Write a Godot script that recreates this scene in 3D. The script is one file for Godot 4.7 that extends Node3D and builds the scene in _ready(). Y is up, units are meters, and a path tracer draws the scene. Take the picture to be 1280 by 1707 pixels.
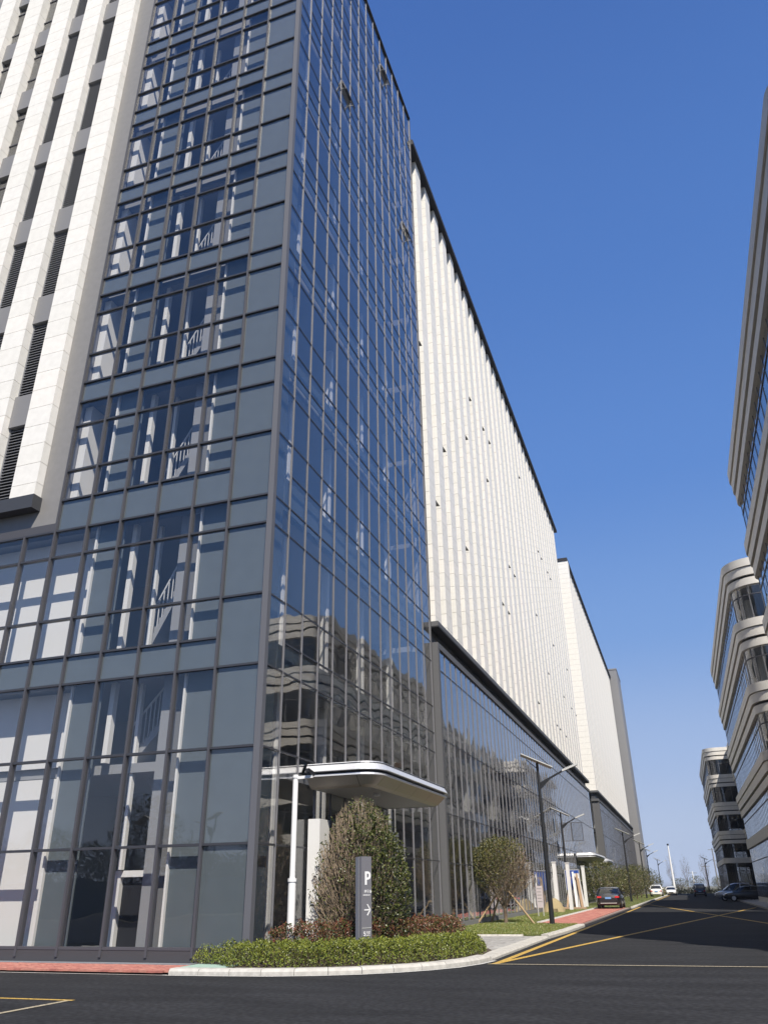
extends Node3D
# An office park street: a glass corner tower with a long white wing on one side, banded offices on the other.
# x runs across the street, -z runs down the street, the tower's corner stands at the origin.

const CAM := Vector3(9.947, 1.6, 18.627)
var M := {}
var rng := RandomNumberGenerator.new()
var boxes := {}
var pane_meshes := {}
var taken := {}

# ---------------------------------------------------------------- mesh helper
class G:
	var v := PackedVector3Array()
	var n := PackedVector3Array()
	var t := PackedInt32Array()
	func quad(a: Vector3, b: Vector3, c: Vector3, d: Vector3) -> void:
		var q := (c - a).cross(b - a).normalized()
		var k := v.size()
		v.append_array(PackedVector3Array([a, b, c, d]))
		n.append_array(PackedVector3Array([q, q, q, q]))
		t.append_array(PackedInt32Array([k, k + 1, k + 2, k, k + 2, k + 3]))
	func tri(a: Vector3, b: Vector3, c: Vector3) -> void:
		var q := (c - a).cross(b - a).normalized()
		var k := v.size()
		v.append_array(PackedVector3Array([a, b, c]))
		n.append_array(PackedVector3Array([q, q, q]))
		t.append_array(PackedInt32Array([k, k + 1, k + 2]))
	func box(lo: Vector3, hi: Vector3) -> void:
		hexa([Vector3(lo.x, lo.y, hi.z), Vector3(hi.x, lo.y, hi.z), Vector3(hi.x, lo.y, lo.z), Vector3(lo.x, lo.y, lo.z),
			Vector3(lo.x, hi.y, hi.z), Vector3(hi.x, hi.y, hi.z), Vector3(hi.x, hi.y, lo.z), Vector3(lo.x, hi.y, lo.z)])
	# eight corners: four of the foot (counter-clockwise from above, starting front left), then four of the top
	func hexa(p: Array) -> void:
		quad(p[4], p[5], p[1], p[0])
		quad(p[5], p[6], p[2], p[1])
		quad(p[6], p[7], p[3], p[2])
		quad(p[7], p[4], p[0], p[3])
		quad(p[7], p[6], p[5], p[4])
		quad(p[0], p[1], p[2], p[3])
	func bar(a: Vector3, b: Vector3, w: float, h: float, up := Vector3.UP) -> void:
		var f := (b - a).normalized()
		if absf(f.dot(up)) > 0.99:
			up = Vector3.RIGHT
		var s := f.cross(up).normalized() * w * 0.5
		var u := s.cross(f).normalized() * h * 0.5
		hexa([a - s - u, a + s - u, b + s - u, b - s - u, a - s + u, a + s + u, b + s + u, b - s + u])
	func tube(pts: Array, rad: Array, sides := 8, caps := true) -> void:
		var first := v.size()
		for i in pts.size():
			var f: Vector3 = (pts[mini(i + 1, pts.size() - 1)] - pts[maxi(i - 1, 0)]).normalized()
			var s := f.cross(Vector3.UP if absf(f.y) < 0.95 else Vector3.RIGHT).normalized()
			var u := s.cross(f)
			for k in sides:
				var a := TAU * k / sides
				var d := s * cos(a) + u * sin(a)
				v.append(pts[i] + d * rad[i])
				n.append(d)
		for i in pts.size() - 1:
			for k in sides:
				var a := first + i * sides + k
				var b := first + i * sides + (k + 1) % sides
				t.append_array(PackedInt32Array([a, b, a + sides, b, b + sides, a + sides]))
		if caps:
			for e in [0, pts.size() - 1]:
				var f: Vector3 = (pts[1] - pts[0]).normalized() * (-1 if e == 0 else 1)
				if e > 0:
					f = (pts[-1] - pts[-2]).normalized()
				var base := v.size()
				for k in sides:
					v.append(v[first + e * sides + k])
					n.append(f)
				for k in range(1, sides - 1):
					if e == 0:
						t.append_array(PackedInt32Array([base, base + k + 1, base + k]))
					else:
						t.append_array(PackedInt32Array([base, base + k, base + k + 1]))
	# flat polygon laid at height y, with optional skirt down to y0
	func plate(poly: PackedVector2Array, y: float, y0 := 1e9) -> void:
		var k := v.size()
		for p in poly:
			v.append(Vector3(p.x, y, p.y))
			n.append(Vector3.UP)
		var ids := Geometry2D.triangulate_polygon(poly)
		for i in range(0, ids.size(), 3):
			var a := poly[ids[i]]
			var b := poly[ids[i + 1]]
			var c := poly[ids[i + 2]]
			if (b - a).cross(c - a) < 0:
				t.append_array(PackedInt32Array([k + ids[i], k + ids[i + 2], k + ids[i + 1]]))
			else:
				t.append_array(PackedInt32Array([k + ids[i], k + ids[i + 1], k + ids[i + 2]]))
		if y0 < y:
			var cw := not Geometry2D.is_polygon_clockwise(poly)
			for i in poly.size():
				var a := poly[i]
				var b := poly[(i + 1) % poly.size()]
				if cw:
					quad(Vector3(b.x, y, b.y), Vector3(a.x, y, a.y), Vector3(a.x, y0, a.y), Vector3(b.x, y0, b.y))
				else:
					quad(Vector3(a.x, y, a.y), Vector3(b.x, y, b.y), Vector3(b.x, y0, b.y), Vector3(a.x, y0, a.y))
	func add(g: G, x: Transform3D) -> void:
		var k := v.size()
		for i in g.v.size():
			v.append(x * g.v[i])
			n.append((x.basis * g.n[i]).normalized())
		for i in g.t:
			t.append(i + k)
	func mesh() -> ArrayMesh:
		var a := []
		a.resize(Mesh.ARRAY_MAX)
		a[Mesh.ARRAY_VERTEX] = v
		a[Mesh.ARRAY_NORMAL] = n
		a[Mesh.ARRAY_INDEX] = t
		var m := ArrayMesh.new()
		if t.size():
			m.add_surface_from_arrays(Mesh.PRIMITIVE_TRIANGLES, a)
		return m

# ---------------------------------------------------------------- node helpers
func numbered(called: String) -> String:
	if not taken.has(called):
		taken[called] = 0
		return called
	taken[called] += 1
	return "%s_%03d" % [called, taken[called]]

func thing(called: String, label: String, category: String, at := Vector3.ZERO, turn := 0.0, group := "") -> Node3D:
	var o := Node3D.new()
	o.name = numbered(called)
	add_child(o)
	o.position = at
	o.rotation.y = turn
	o.set_meta("label", label)
	o.set_meta("category", category)
	if group:
		o.set_meta("group", group)
	return o

func copy(src: Node3D, called: String, label: String, at: Vector3, turn := 0.0) -> Node3D:
	var o: Node3D = src.duplicate()
	o.name = numbered(called)
	add_child(o)
	o.position = at
	o.rotation.y = turn
	o.set_meta("label", label)
	return o

func put(parent: Node3D, called: String, mesh: Mesh, mat: Material, at := Vector3.ZERO, turn := 0.0) -> MeshInstance3D:
	var o := MeshInstance3D.new()
	o.name = called
	o.mesh = mesh
	o.material_override = mat
	parent.add_child(o, true)
	o.position = at
	o.rotation.y = turn
	return o

func part(parent: Node3D, called: String, g: G, mat: Material, at := Vector3.ZERO, turn := 0.0) -> MeshInstance3D:
	return put(parent, called, g.mesh(), mat, at, turn)

# a box part between two corners; boxes of one size share a mesh
func bx(parent: Node3D, called: String, lo: Vector3, hi: Vector3, mat: Material) -> MeshInstance3D:
	var s := hi - lo
	var key := "%.3f %.3f %.3f" % [s.x, s.y, s.z]
	if not boxes.has(key):
		var g := G.new()
		g.box(-s * 0.5, s * 0.5)
		boxes[key] = g.mesh()
	return put(parent, called, boxes[key], mat, (lo + hi) * 0.5)

func structure(called: String, g: G, mat: Material) -> MeshInstance3D:
	var o := part(self, called, g, mat)
	o.set_meta("kind", "structure")
	return o

# ---------------------------------------------------------------- materials
func lin(r: float, g: float, b: float, a := 1.0) -> Color:
	var c := Color(r, g, b).linear_to_srgb()
	c.a = a
	return c

func noise_tex(freq: float, size: int, normal := false, bump := 1.0, sd := 1, c0 := 0.85, c1 := 1.0, octaves := 4) -> NoiseTexture2D:
	var f := FastNoiseLite.new()
	f.seed = sd
	f.frequency = freq
	f.fractal_octaves = octaves
	var t := NoiseTexture2D.new()
	t.width = size
	t.height = size
	t.seamless = true
	t.noise = f
	t.as_normal_map = normal
	t.bump_strength = bump
	if not normal:
		var r := Gradient.new()
		r.set_color(0, Color(c0, c0, c0))
		r.set_color(1, Color(c1, c1, c1))
		t.color_ramp = r
	return t

func mat(called: String, c: Color, rough := 0.7, metal := 0.0) -> StandardMaterial3D:
	var m := StandardMaterial3D.new()
	m.resource_name = called
	m.albedo_color = c
	m.roughness = rough
	m.metallic = metal
	M[called] = m
	return m

func grain(m: StandardMaterial3D, tex: Texture2D, scale: float) -> void:
	m.albedo_texture = tex
	m.uv1_triplanar = true
	m.uv1_world_triplanar = true
	m.uv1_scale = Vector3.ONE * scale

func relief(m: StandardMaterial3D, tex: Texture2D, depth: float) -> void:
	m.heightmap_enabled = true
	m.heightmap_texture = tex
	m.heightmap_scale = depth

func wavy(m: StandardMaterial3D, tex: Texture2D, amount: float, scale: float) -> void:
	m.normal_enabled = true
	m.normal_texture = tex
	m.normal_scale = amount
	m.uv1_triplanar = true
	m.uv1_world_triplanar = true
	m.uv1_scale = Vector3.ONE * scale

func materials() -> void:
	var soft := noise_tex(0.012, 512, false, 1, 3, 0.95, 1.0)
	var fine := noise_tex(0.09, 512, false, 1, 5, 0.8, 1.0)
	var blotch := noise_tex(0.008, 512, false, 1, 9, 0.78, 1.0, 5)
	var waves := noise_tex(0.006, 512, true, 6.0, 12, 0, 1, 2)
	var m := mat("asphalt", lin(0.050, 0.0515, 0.056), 0.9)
	m.metallic_specular = 0.3
	grain(m, noise_tex(0.05, 1024, false, 1, 21, 0.58, 1.0, 7), 0.14)
	relief(m, fine, 0.8)
	m.detail_enabled = true
	m.detail_albedo = noise_tex(0.02, 1024, false, 1, 77, 0.74, 1.0, 6)
	m.detail_blend_mode = BaseMaterial3D.BLEND_MODE_MUL
	m.detail_uv_layer = BaseMaterial3D.DETAIL_UV_2
	m.uv2_triplanar = true
	m.uv2_world_triplanar = true
	m.uv2_scale = Vector3(0.012, 0.012, 0.045)
	m = mat("concrete_kerb", lin(0.60, 0.58, 0.53), 0.9)
	grain(m, blotch, 0.9)
	relief(m, fine, 0.3)
	m = mat("paving_pale", lin(0.46, 0.45, 0.43), 0.9)
	grain(m, blotch, 0.6)
	m = mat("paving_pale_b", lin(0.40, 0.39, 0.375), 0.9)
	grain(m, blotch, 0.6)
	m = mat("brick_red", lin(0.55, 0.215, 0.165), 0.9)
	grain(m, blotch, 1.3)
	m = mat("brick_red_b", lin(0.48, 0.175, 0.14), 0.9)
	grain(m, blotch, 1.3)
	m = mat("brick_red_c", lin(0.58, 0.25, 0.19), 0.9)
	grain(m, blotch, 1.3)
	m = mat("mortar", lin(0.25, 0.20, 0.18), 0.95)
	m = mat("granite_strip", lin(0.22, 0.23, 0.25), 0.8)
	grain(m, fine, 0.8)
	m = mat("soil", lin(0.10, 0.075, 0.05), 1.0)
	grain(m, blotch, 0.7)
	m = mat("field", lin(0.16, 0.15, 0.09), 1.0)
	grain(m, blotch, 0.05)
	m = mat("lawn", lin(0.14, 0.17, 0.045), 1.0)
	grain(m, noise_tex(0.05, 512, false, 1, 31, 0.55, 1.0, 5), 0.35)
	m = mat("paint_yellow", lin(0.78, 0.50, 0.10), 0.8)
	grain(m, noise_tex(0.06, 512, false, 1, 14, 0.55, 1.0, 5), 0.5)
	m = mat("paint_cream", lin(0.60, 0.52, 0.36), 0.8)
	grain(m, noise_tex(0.06, 512, false, 1, 15, 0.55, 1.0, 5), 0.5)
	m = mat("paint_white", lin(0.75, 0.74, 0.70), 0.8)
	grain(m, noise_tex(0.06, 512, false, 1, 16, 0.6, 1.0, 5), 0.5)
	# stone and metal of the buildings
	m = mat("stone_white", lin(0.80, 0.785, 0.74), 0.75)
	grain(m, soft, 0.35)
	m = mat("stone_white_b", lin(0.785, 0.77, 0.72), 0.75)
	grain(m, soft, 0.35)
	m = mat("stone_white_c", lin(0.825, 0.80, 0.75), 0.75)
	grain(m, soft, 0.35)
	mat("joint_grey", lin(0.30, 0.29, 0.27), 0.9)
	m = mat("panel_grey", lin(0.225, 0.22, 0.215), 0.55)
	grain(m, soft, 0.4)
	mat("plinth_dark", lin(0.055, 0.055, 0.06), 0.5)
	mat("panel_mid", lin(0.20, 0.20, 0.205), 0.6)
	mat("trim_dark", lin(0.045, 0.047, 0.052), 0.5)
	mat("louvre_dark", lin(0.20, 0.205, 0.22), 0.55)
	mat("pier_grey", lin(0.095, 0.096, 0.10), 0.6)
	mat("corner_metal", lin(0.115, 0.118, 0.132), 0.6, 0.1)
	m = mat("mullion", lin(0.068, 0.069, 0.08), 0.6, 0.1)
	m = mat("mullion_light", lin(0.165, 0.165, 0.178), 0.6, 0.1)
	mat("mullion_dark", lin(0.05, 0.052, 0.06), 0.45, 0.2)
	mat("roof_trim", lin(0.012, 0.013, 0.018), 0.7)
	m = mat("band_beige", lin(0.70, 0.67, 0.61), 0.5, 0.0)
	grain(m, soft, 0.3)
	mat("band_groove", lin(0.03, 0.03, 0.03), 0.8)
	# interiors
	mat("plaster", lin(0.74, 0.74, 0.72), 0.9)
	mat("plaster_grey", lin(0.27, 0.28, 0.295), 0.9)  # plaster darkened so inner ceilings, stairs and a column look dimly lit
	mat("concrete_dark", lin(0.16, 0.165, 0.17), 0.9)
	m = mat("backing", lin(0.112, 0.138, 0.155), 0.85)
	grain(m, soft, 0.2)
	mat("backing_blue", lin(0.045, 0.065, 0.085), 0.85)
	mat("rail", lin(0.55, 0.56, 0.57), 0.5)
	# glass
	var gl := mat("glass", Color(0.10, 0.14, 0.17, 0.03), 0.0)
	gl.transparency = BaseMaterial3D.TRANSPARENCY_ALPHA
	gl.metallic_specular = 0.445
	wavy(gl, waves, 0.05, 0.16)
	gl = mat("glass_street", Color(0.08, 0.12, 0.17, 0.07), 0.0)
	gl.transparency = BaseMaterial3D.TRANSPARENCY_ALPHA
	wavy(gl, waves, 0.09, 0.2)
	gl = mat("glass_far", Color(0.07, 0.09, 0.12, 0.25), 0.0)
	gl.transparency = BaseMaterial3D.TRANSPARENCY_ALPHA
	wavy(gl, waves, 0.06, 0.2)
	gl = mat("car_glass", Color(0.03, 0.035, 0.04, 0.55), 0.02)
	gl.transparency = BaseMaterial3D.TRANSPARENCY_ALPHA
	# street things
	m = mat("aluminium", lin(0.70, 0.71, 0.73), 0.42, 0.5)
	mat("aluminium_beige", lin(0.42, 0.37, 0.31), 0.4, 0.3)
	mat("soffit_grey", lin(0.30, 0.30, 0.295), 0.6)
	m = mat("pole_white", lin(0.80, 0.80, 0.79), 0.4)
	mat("lamp_black", lin(0.018, 0.019, 0.022), 0.45)
	mat("lamp_silver", lin(0.62, 0.62, 0.60), 0.4, 0.3)
	mat("solar_cell", lin(0.02, 0.025, 0.05), 0.15)
	mat("sign_grey", lin(0.17, 0.17, 0.19), 0.45)
	mat("sign_side", lin(0.17, 0.18, 0.215), 0.45)  # bluer, lighter grey: how light falls on the side, put into colour
	mat("sign_white", lin(0.82, 0.82, 0.82), 0.6)
	m = mat("bark", lin(0.20, 0.145, 0.10), 0.95)
	grain(m, fine, 2.0)
	mat("twig", lin(0.30, 0.235, 0.165), 0.95)
	mat("twig_dark", lin(0.13, 0.095, 0.065), 0.95)
	m = mat("stake_wood", lin(0.40, 0.29, 0.17), 0.9)
	grain(m, fine, 1.5)
	for q in [["leaf", 0.35], ["leaf_red", 0.3]]:
		m = mat(q[0], Color.WHITE, 0.42)
		m.vertex_color_use_as_albedo = true
		m.backlight_enabled = true
		m.backlight = Color(q[1], q[1], q[1] * 0.6)
		m.cull_mode = BaseMaterial3D.CULL_DISABLED
	mat("tyre", lin(0.015, 0.015, 0.015), 0.85)
	mat("alloy", lin(0.5, 0.5, 0.52), 0.3, 0.8)
	m = mat("paint_black_car", lin(0.008, 0.008, 0.011), 0.18)
	m.clearcoat_enabled = true
	m = mat("paint_white_car", lin(0.78, 0.78, 0.77), 0.25)
	m.clearcoat_enabled = true
	m = mat("paint_navy_car", lin(0.012, 0.016, 0.035), 0.2)
	m.clearcoat_enabled = true
	m = mat("paint_silver_car", lin(0.38, 0.40, 0.45), 0.25, 0.5)
	mat("tail_red", lin(0.45, 0.015, 0.015), 0.15)
	mat("plate_blue", lin(0.16, 0.32, 0.62), 0.4)
	mat("headlight", lin(0.75, 0.77, 0.8), 0.1)
	mat("timber", lin(0.36, 0.25, 0.16), 0.9)
	mat("tarp_blue", lin(0.02, 0.07, 0.33), 0.6)
	mat("manhole_green", lin(0.30, 0.42, 0.35), 0.8)
	mat("hoarding", lin(0.10, 0.115, 0.11), 0.8)
	mat("notice_grey", lin(0.42, 0.38, 0.39), 0.6)
	mat("white_pvc", lin(0.66, 0.66, 0.65), 0.5)
	mat("rock", lin(0.30, 0.24, 0.13), 0.95)

# ---------------------------------------------------------------- glazing
func pane_shape(w: float, h: float) -> G:
	var g := G.new()
	g.box(Vector3(-w / 2, -h / 2, -0.006), Vector3(w / 2, h / 2, 0))
	g.quad(Vector3(-w / 2, h / 2, -0.02), Vector3(w / 2, h / 2, -0.02), Vector3(w / 2, -h / 2, -0.02), Vector3(-w / 2, -h / 2, -0.02))
	return g

# panes: [centre, width, height, turn]; the largest ones in the picture are parts of their own, the rest one mesh
func glaze(parent: Node3D, called: String, panes: Array, m: Material, keep := 290) -> void:
	var there := parent.position
	panes.sort_custom(func(a, b): return a[1] * a[2] / (a[0] + there).distance_squared_to(CAM) > b[1] * b[2] / (b[0] + there).distance_squared_to(CAM))
	var rest := G.new()
	for i in panes.size():
		var p: Array = panes[i]
		# no two units are set quite alike: a hair of tilt in the frame
		var tilt := Basis(Vector3.UP, p[3] + rng.randf_range(-0.0022, 0.0022)) * Basis(Vector3.RIGHT, rng.randf_range(-0.0015, 0.0015))
		if i < keep:
			var key := "%.2f %.2f" % [p[1], p[2]]
			if not pane_meshes.has(key):
				pane_meshes[key] = pane_shape(snappedf(p[1], 0.01), snappedf(p[2], 0.01)).mesh()
			var o := put(parent, called, pane_meshes[key], m)
			o.transform = Transform3D(tilt, p[0])
		else:
			rest.add(pane_shape(p[1], p[2]), Transform3D(tilt, p[0]))
	if rest.t.size():
		part(parent, called, rest, m).set_meta("kind", "stuff")

const CLEAR := [0.39, 2.70, 5.06, 7.24, 8.11, 9.33, 11.52, 12.47, 13.62, 14.76, 16.60, 17.60, 18.45, 19.73, 21.68, 22.55, 23.43, 24.80, 26.53, 27.48, 28.30, 29.47, 31.38, 32.30, 33.16, 34.38, 36.25, 37.15, 38.0, 39.25, 41.1, 42.0, 42.85, 44.1, 45.95, 46.85, 47.7, 50.0]
const CORNER := [0.39, 2.70, 5.06, 7.25, 9.30, 11.52, 12.46, 14.74, 16.61, 17.60, 19.73, 21.68, 22.55, 24.75, 26.55, 27.47, 29.48, 31.4, 32.3, 34.4, 36.25, 37.15, 39.25, 41.1, 42.0, 44.1, 45.95, 46.85, 50.0]
const SPANDREL := [[7.24, 8.11], [12.47, 13.62], [17.60, 18.45], [22.55, 23.43], [27.48, 28.30], [32.30, 33.16], [37.15, 38.0], [42.0, 42.85], [46.85, 47.7]]
const LEFT := [-8.0, -6.72, -5.42, -4.10, -2.77, -1.48, -0.12]
const LOW := [-15.5, -14.25, -13.0, -11.75, -10.5, -9.25, -8.0]

func tower() -> void:
	var t := thing("glass_tower", "tall glass corner tower with dark mullions and a white stone flank", "building")
	var panes := []
	var spans := []
	# the face towards the crossing road
	for b in 5:
		for r in CLEAR.size() - 1:
			var q := [Vector3((LEFT[b] + LEFT[b + 1]) / 2, (CLEAR[r] + CLEAR[r + 1]) / 2, 0.0), LEFT[b + 1] - LEFT[b] - 0.05, CLEAR[r + 1] - CLEAR[r] - 0.05, 0.0]
			(spans if is_spandrel(CLEAR[r]) else panes).append(q)
	for r in CORNER.size() - 1:
		spans.append([Vector3(-0.80, (CORNER[r] + CORNER[r + 1]) / 2, 0.0), 1.31, CORNER[r + 1] - CORNER[r] - 0.05, 0.0])
	for b in LOW.size() - 1:
		for r in 7:
			var q := [Vector3((LOW[b] + LOW[b + 1]) / 2, (CLEAR[r] + CLEAR[r + 1]) / 2, 0.0), LOW[b + 1] - LOW[b] - 0.05, CLEAR[r + 1] - CLEAR[r] - 0.05, 0.0]
			(spans if is_spandrel(CLEAR[r]) else panes).append(q)
	# the face towards the street, with four top-hung lights standing open
	var open := {Vector2i(9, 34): 0, Vector2i(12, 26): 0, Vector2i(4, 34): 0, Vector2i(4, 26): 0}
	for b in 14:
		var z0 := rz(b)
		var z1 := rz(b + 1)
		var lv: Array = CORNER if b == 0 else CLEAR
		for r in lv.size() - 1:
			if b > 0 and open.has(Vector2i(b, r - 1)):
				continue
			var q := [Vector3(0.0, (lv[r] + lv[r + 1]) / 2, (z0 + z1) / 2), z0 - z1 - 0.05, lv[r + 1] - lv[r] - 0.05, PI / 2]
			(spans if b == 0 or is_spandrel(lv[r]) else panes).append(q)
	glaze(t, "pane", panes, M.glass, 290)
	glaze(t, "spandrel_pane", spans, M.glass, 250)
	for k in open:
		var r: int = k.y + 1
		var w := rz(k.x) - rz(k.x + 1) - 0.08
		var h: float = CLEAR[r + 1] - CLEAR[r] - 0.08
		var s := Node3D.new()
		s.name = "open_sash"
		t.add_child(s, true)
		s.position = Vector3(0.03, CLEAR[r + 1] - 0.04, (rz(k.x) + rz(k.x + 1)) / 2)
		s.rotation = Vector3(0, PI / 2, 0)
		s.rotate_object_local(Vector3.RIGHT, -0.32)
		var g := G.new()
		for e in [-1, 1]:
			g.box(Vector3(e * w / 2 - 0.025, -h, -0.03), Vector3(e * w / 2 + 0.025, 0, 0.02))
		g.box(Vector3(-w / 2 + 0.025, -0.05, -0.03), Vector3(w / 2 - 0.025, 0, 0.02))
		g.box(Vector3(-w / 2 + 0.025, -h, -0.03), Vector3(w / 2 - 0.025, -h + 0.05, 0.02))
		part(s, "sash_frame", g, M.mullion)
		put(s, "pane", pane_shape(w - 0.05, h - 0.1).mesh(), M.glass, Vector3(0, -h / 2, 0))
		g = G.new()
		for e in [-1, 1]:
			g.bar(Vector3(e * (w / 2 - 0.06), -h * 0.75, -0.02), Vector3(e * (w / 2 - 0.06), -h * 0.55, -0.28), 0.02, 0.02)
		part(s, "stay", g, M.rail)
	# frames
	for i in LEFT.size() - 1:
		bx(t, "mullion", Vector3(LEFT[i] - 0.032, 0.2 if i else 0.2, -0.13), Vector3(LEFT[i] + 0.032, 50.0, 0.075), M.mullion)
	for i in LOW.size() - 1:
		bx(t, "mullion", Vector3(LOW[i] - 0.032, 0.2, -0.13), Vector3(LOW[i] + 0.032, 12.47, 0.075), M.mullion)
	bx(t, "corner_post", Vector3(-0.125, 0.16, -0.10), Vector3(0.06, 50.05, 0.09), M.corner_metal)
	for k in range(1, 15):
		bx(t, "mullion", Vector3(-0.035, 0.2, rz(k) - 0.017), Vector3(0.026, 50.0, rz(k) + 0.017), M.mullion_light)
	for y in CLEAR:
		bx(t, "transom", Vector3(-8.03, y - 0.032, -0.11), Vector3(-1.45, y + 0.032, 0.05), M.mullion_dark if y > 0.5 else M.mullion)
		bx(t, "transom", Vector3(-0.045, y - 0.022, rz(14)), Vector3(0.012, y + 0.022, rz(1)), M.mullion_dark)
		if y < 12.6:
			bx(t, "transom", Vector3(-15.5, y - 0.032, -0.11), Vector3(-8.035, y + 0.032, 0.05), M.mullion_dark if y > 0.5 else M.mullion)
	for y in CORNER:
		bx(t, "transom", Vector3(-1.446, y - 0.03, -0.09), Vector3(-0.13, y + 0.03, 0.048), M.mullion_dark)
		bx(t, "transom", Vector3(-0.09, y - 0.024, rz(1) + 0.004), Vector3(0.010, y + 0.024, -0.105), M.mullion_dark)
	bx(t, "plinth", Vector3(-15.5, 0.10, -0.2), Vector3(-0.127, 0.355, 0.04), M.plinth_dark)
	bx(t, "plinth", Vector3(-0.2, 0.10, rz(14)), Vector3(0.03, 0.355, -0.11), M.panel_mid)
	bx(t, "parapet_cap", Vector3(-8.05, 50.02, -0.25), Vector3(-0.13, 50.14, 0.08), M.roof_trim)
	bx(t, "parapet_cap", Vector3(-0.25, 50.02, rz(14) - 0.05), Vector3(0.09, 50.14, -0.26), M.roof_trim)
	bx(t, "end_post", Vector3(-0.5, 0.15, rz(14) - 0.14), Vector3(0.04, 50.05, rz(14) - 0.032), M.pier_grey)
	# what stands behind the glass
	for s in SPANDREL:
		bx(t, "floor_slab", Vector3(-15.4, s[0] + 0.06, -16.5), Vector3(-0.50, s[1] - 0.08, -0.50), M.plaster_grey)
		bx(t, "spandrel_backing", Vector3(LEFT[0] + 0.04, s[0] + 0.034, -0.055), Vector3(LEFT[5] - 0.034, s[1] - 0.034, -0.03), M.backing)
		bx(t, "spandrel_backing", Vector3(-0.24, s[0], rz(14) + 0.05), Vector3(-0.20, s[1], rz(1) - 0.04), M.backing_blue)
		if s[0] < 10:
			bx(t, "spandrel_backing", Vector3(-15.4, s[0] + 0.034, -0.055), Vector3(LEFT[0] - 0.034, s[1] - 0.034, -0.03), M.backing)
	bx(t, "floor_slab", Vector3(-15.4, 4.72, -16.5), Vector3(-1.2, 4.98, -0.9), M.plaster_grey)
	bx(t, "roof_slab", Vector3(-30, 49.3, -17.0), Vector3(-0.30, 49.9, -0.30), M.panel_grey)
	bx(t, "ground_slab", Vector3(-15.4, 0.05, -16.5), Vector3(-0.35, 0.2, -0.35), M.concrete_dark)
	bx(t, "backing_panel", Vector3(LEFT[1] + 0.26, 0.4, -0.34), Vector3(LEFT[2] - 0.04, 49.2, -0.30), M.backing)
	bx(t, "backing_panel", Vector3(LEFT[4] + 0.22, 0.4, -0.34), Vector3(LEFT[5] - 0.05, 49.2, -0.30), M.backing)
	bx(t, "backing_panel", Vector3(LEFT[5] + 0.034, 0.4, -0.062), Vector3(-0.13, 49.2, -0.035), M.backing)
	bx(t, "backing_panel", Vector3(-0.26, 0.4, rz(1) + 0.02), Vector3(-0.22, 49.2, -0.27), M.backing_blue)
	bx(t, "return_board", Vector3(LEFT[1] + 0.18, 0.4, -0.35), Vector3(LEFT[1] + 0.25, 49.2, -0.22), M.plaster)
	bx(t, "return_board", Vector3(LEFT[4] + 0.15, 0.4, -0.35), Vector3(LEFT[4] + 0.21, 49.2, -0.22), M.plaster)
	bx(t, "core_wall", Vector3(-15.3, 0.2, -16.4), Vector3(-6.0, 49.2, -5.6), M.plaster_grey)
	bx(t, "lobby_wall", Vector3(-15.4, 0.25, -0.85), Vector3(LEFT[1] - 0.02, 4.68, -0.78), M.plaster)
	bx(t, "lobby_wall", Vector3(-15.4, 5.0, -0.85), Vector3(LEFT[1] - 0.02, 7.2, -0.78), M.plaster)
	bx(t, "lobby_wall", Vector3(-15.4, 8.05, -0.85), Vector3(LEFT[1] - 0.02, 12.42, -0.78), M.plaster)
	# rooms above the lobby in the first bay
	for i in range(1, SPANDREL.size()):
		var y0: float = SPANDREL[i][1] - 0.08
		var y1: float = SPANDREL[i + 1][0] if i + 1 < SPANDREL.size() else 49.3
		bx(t, "room_wall", Vector3(-8.02, y0, -1.3), Vector3(-7.72, y1, -0.34), M.plaster)
		bx(t, "room_wall", Vector3(-7.7, y0, -2.5), Vector3(-6.75, y1, -2.4), M.plaster_grey)
		bx(t, "room_wall", Vector3(-6.74, y0, -2.4), Vector3(-6.62, y1, -0.46), M.plaster_grey)
		bx(t, "bright_patch_block", Vector3(-7.12, y0 + 0.002, -1.35), Vector3(-6.78, y0 + 1.7, -0.95), M.plaster)  # white block added only to make the bright patch low in the bay
	# the stair behind the middle bays
	bx(t, "column", Vector3(-5.36, 4.99, -0.74), Vector3(-5.20, 49.2, -0.55), M.plaster)
	bx(t, "stair_wall", Vector3(-5.09, 0.2, -3.42), Vector3(-2.8, 49.2, -3.3), M.plaster_grey)
	bx(t, "stair_wall", Vector3(-2.79, 0.2, -3.4), Vector3(-2.65, 49.2, -0.62), M.plaster_grey)
	bx(t, "column", Vector3(-3.52, 0.2, -0.98), Vector3(-3.16, 49.2, -0.56), M.plaster_grey)
	bx(t, "column", Vector3(-3.14, 0.2, -0.72), Vector3(-2.80, 49.2, -0.60), M.concrete_dark)
	bx(t, "column", Vector3(-4.64, 2.2, -1.10), Vector3(-4.53, 49.2, -0.96), M.plaster)
	bx(t, "door_jamb", Vector3(-4.80, 0.2, -1.30), Vector3(-4.62, 2.02, -1.10), M.plaster)
	bx(t, "door_head", Vector3(-4.80, 2.02, -1.30), Vector3(-3.60, 2.18, -1.10), M.plaster)
	bx(t, "doorway_dark", Vector3(-4.61, 0.2, -1.28), Vector3(-3.60, 2.01, -1.24), M.roof_trim)  # black panel painted in for the unlit opening of the doorway
	var floors := [0.2, 4.98, 8.03, 13.54, 18.37, 23.35, 28.22, 33.08, 37.92, 42.77]
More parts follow.
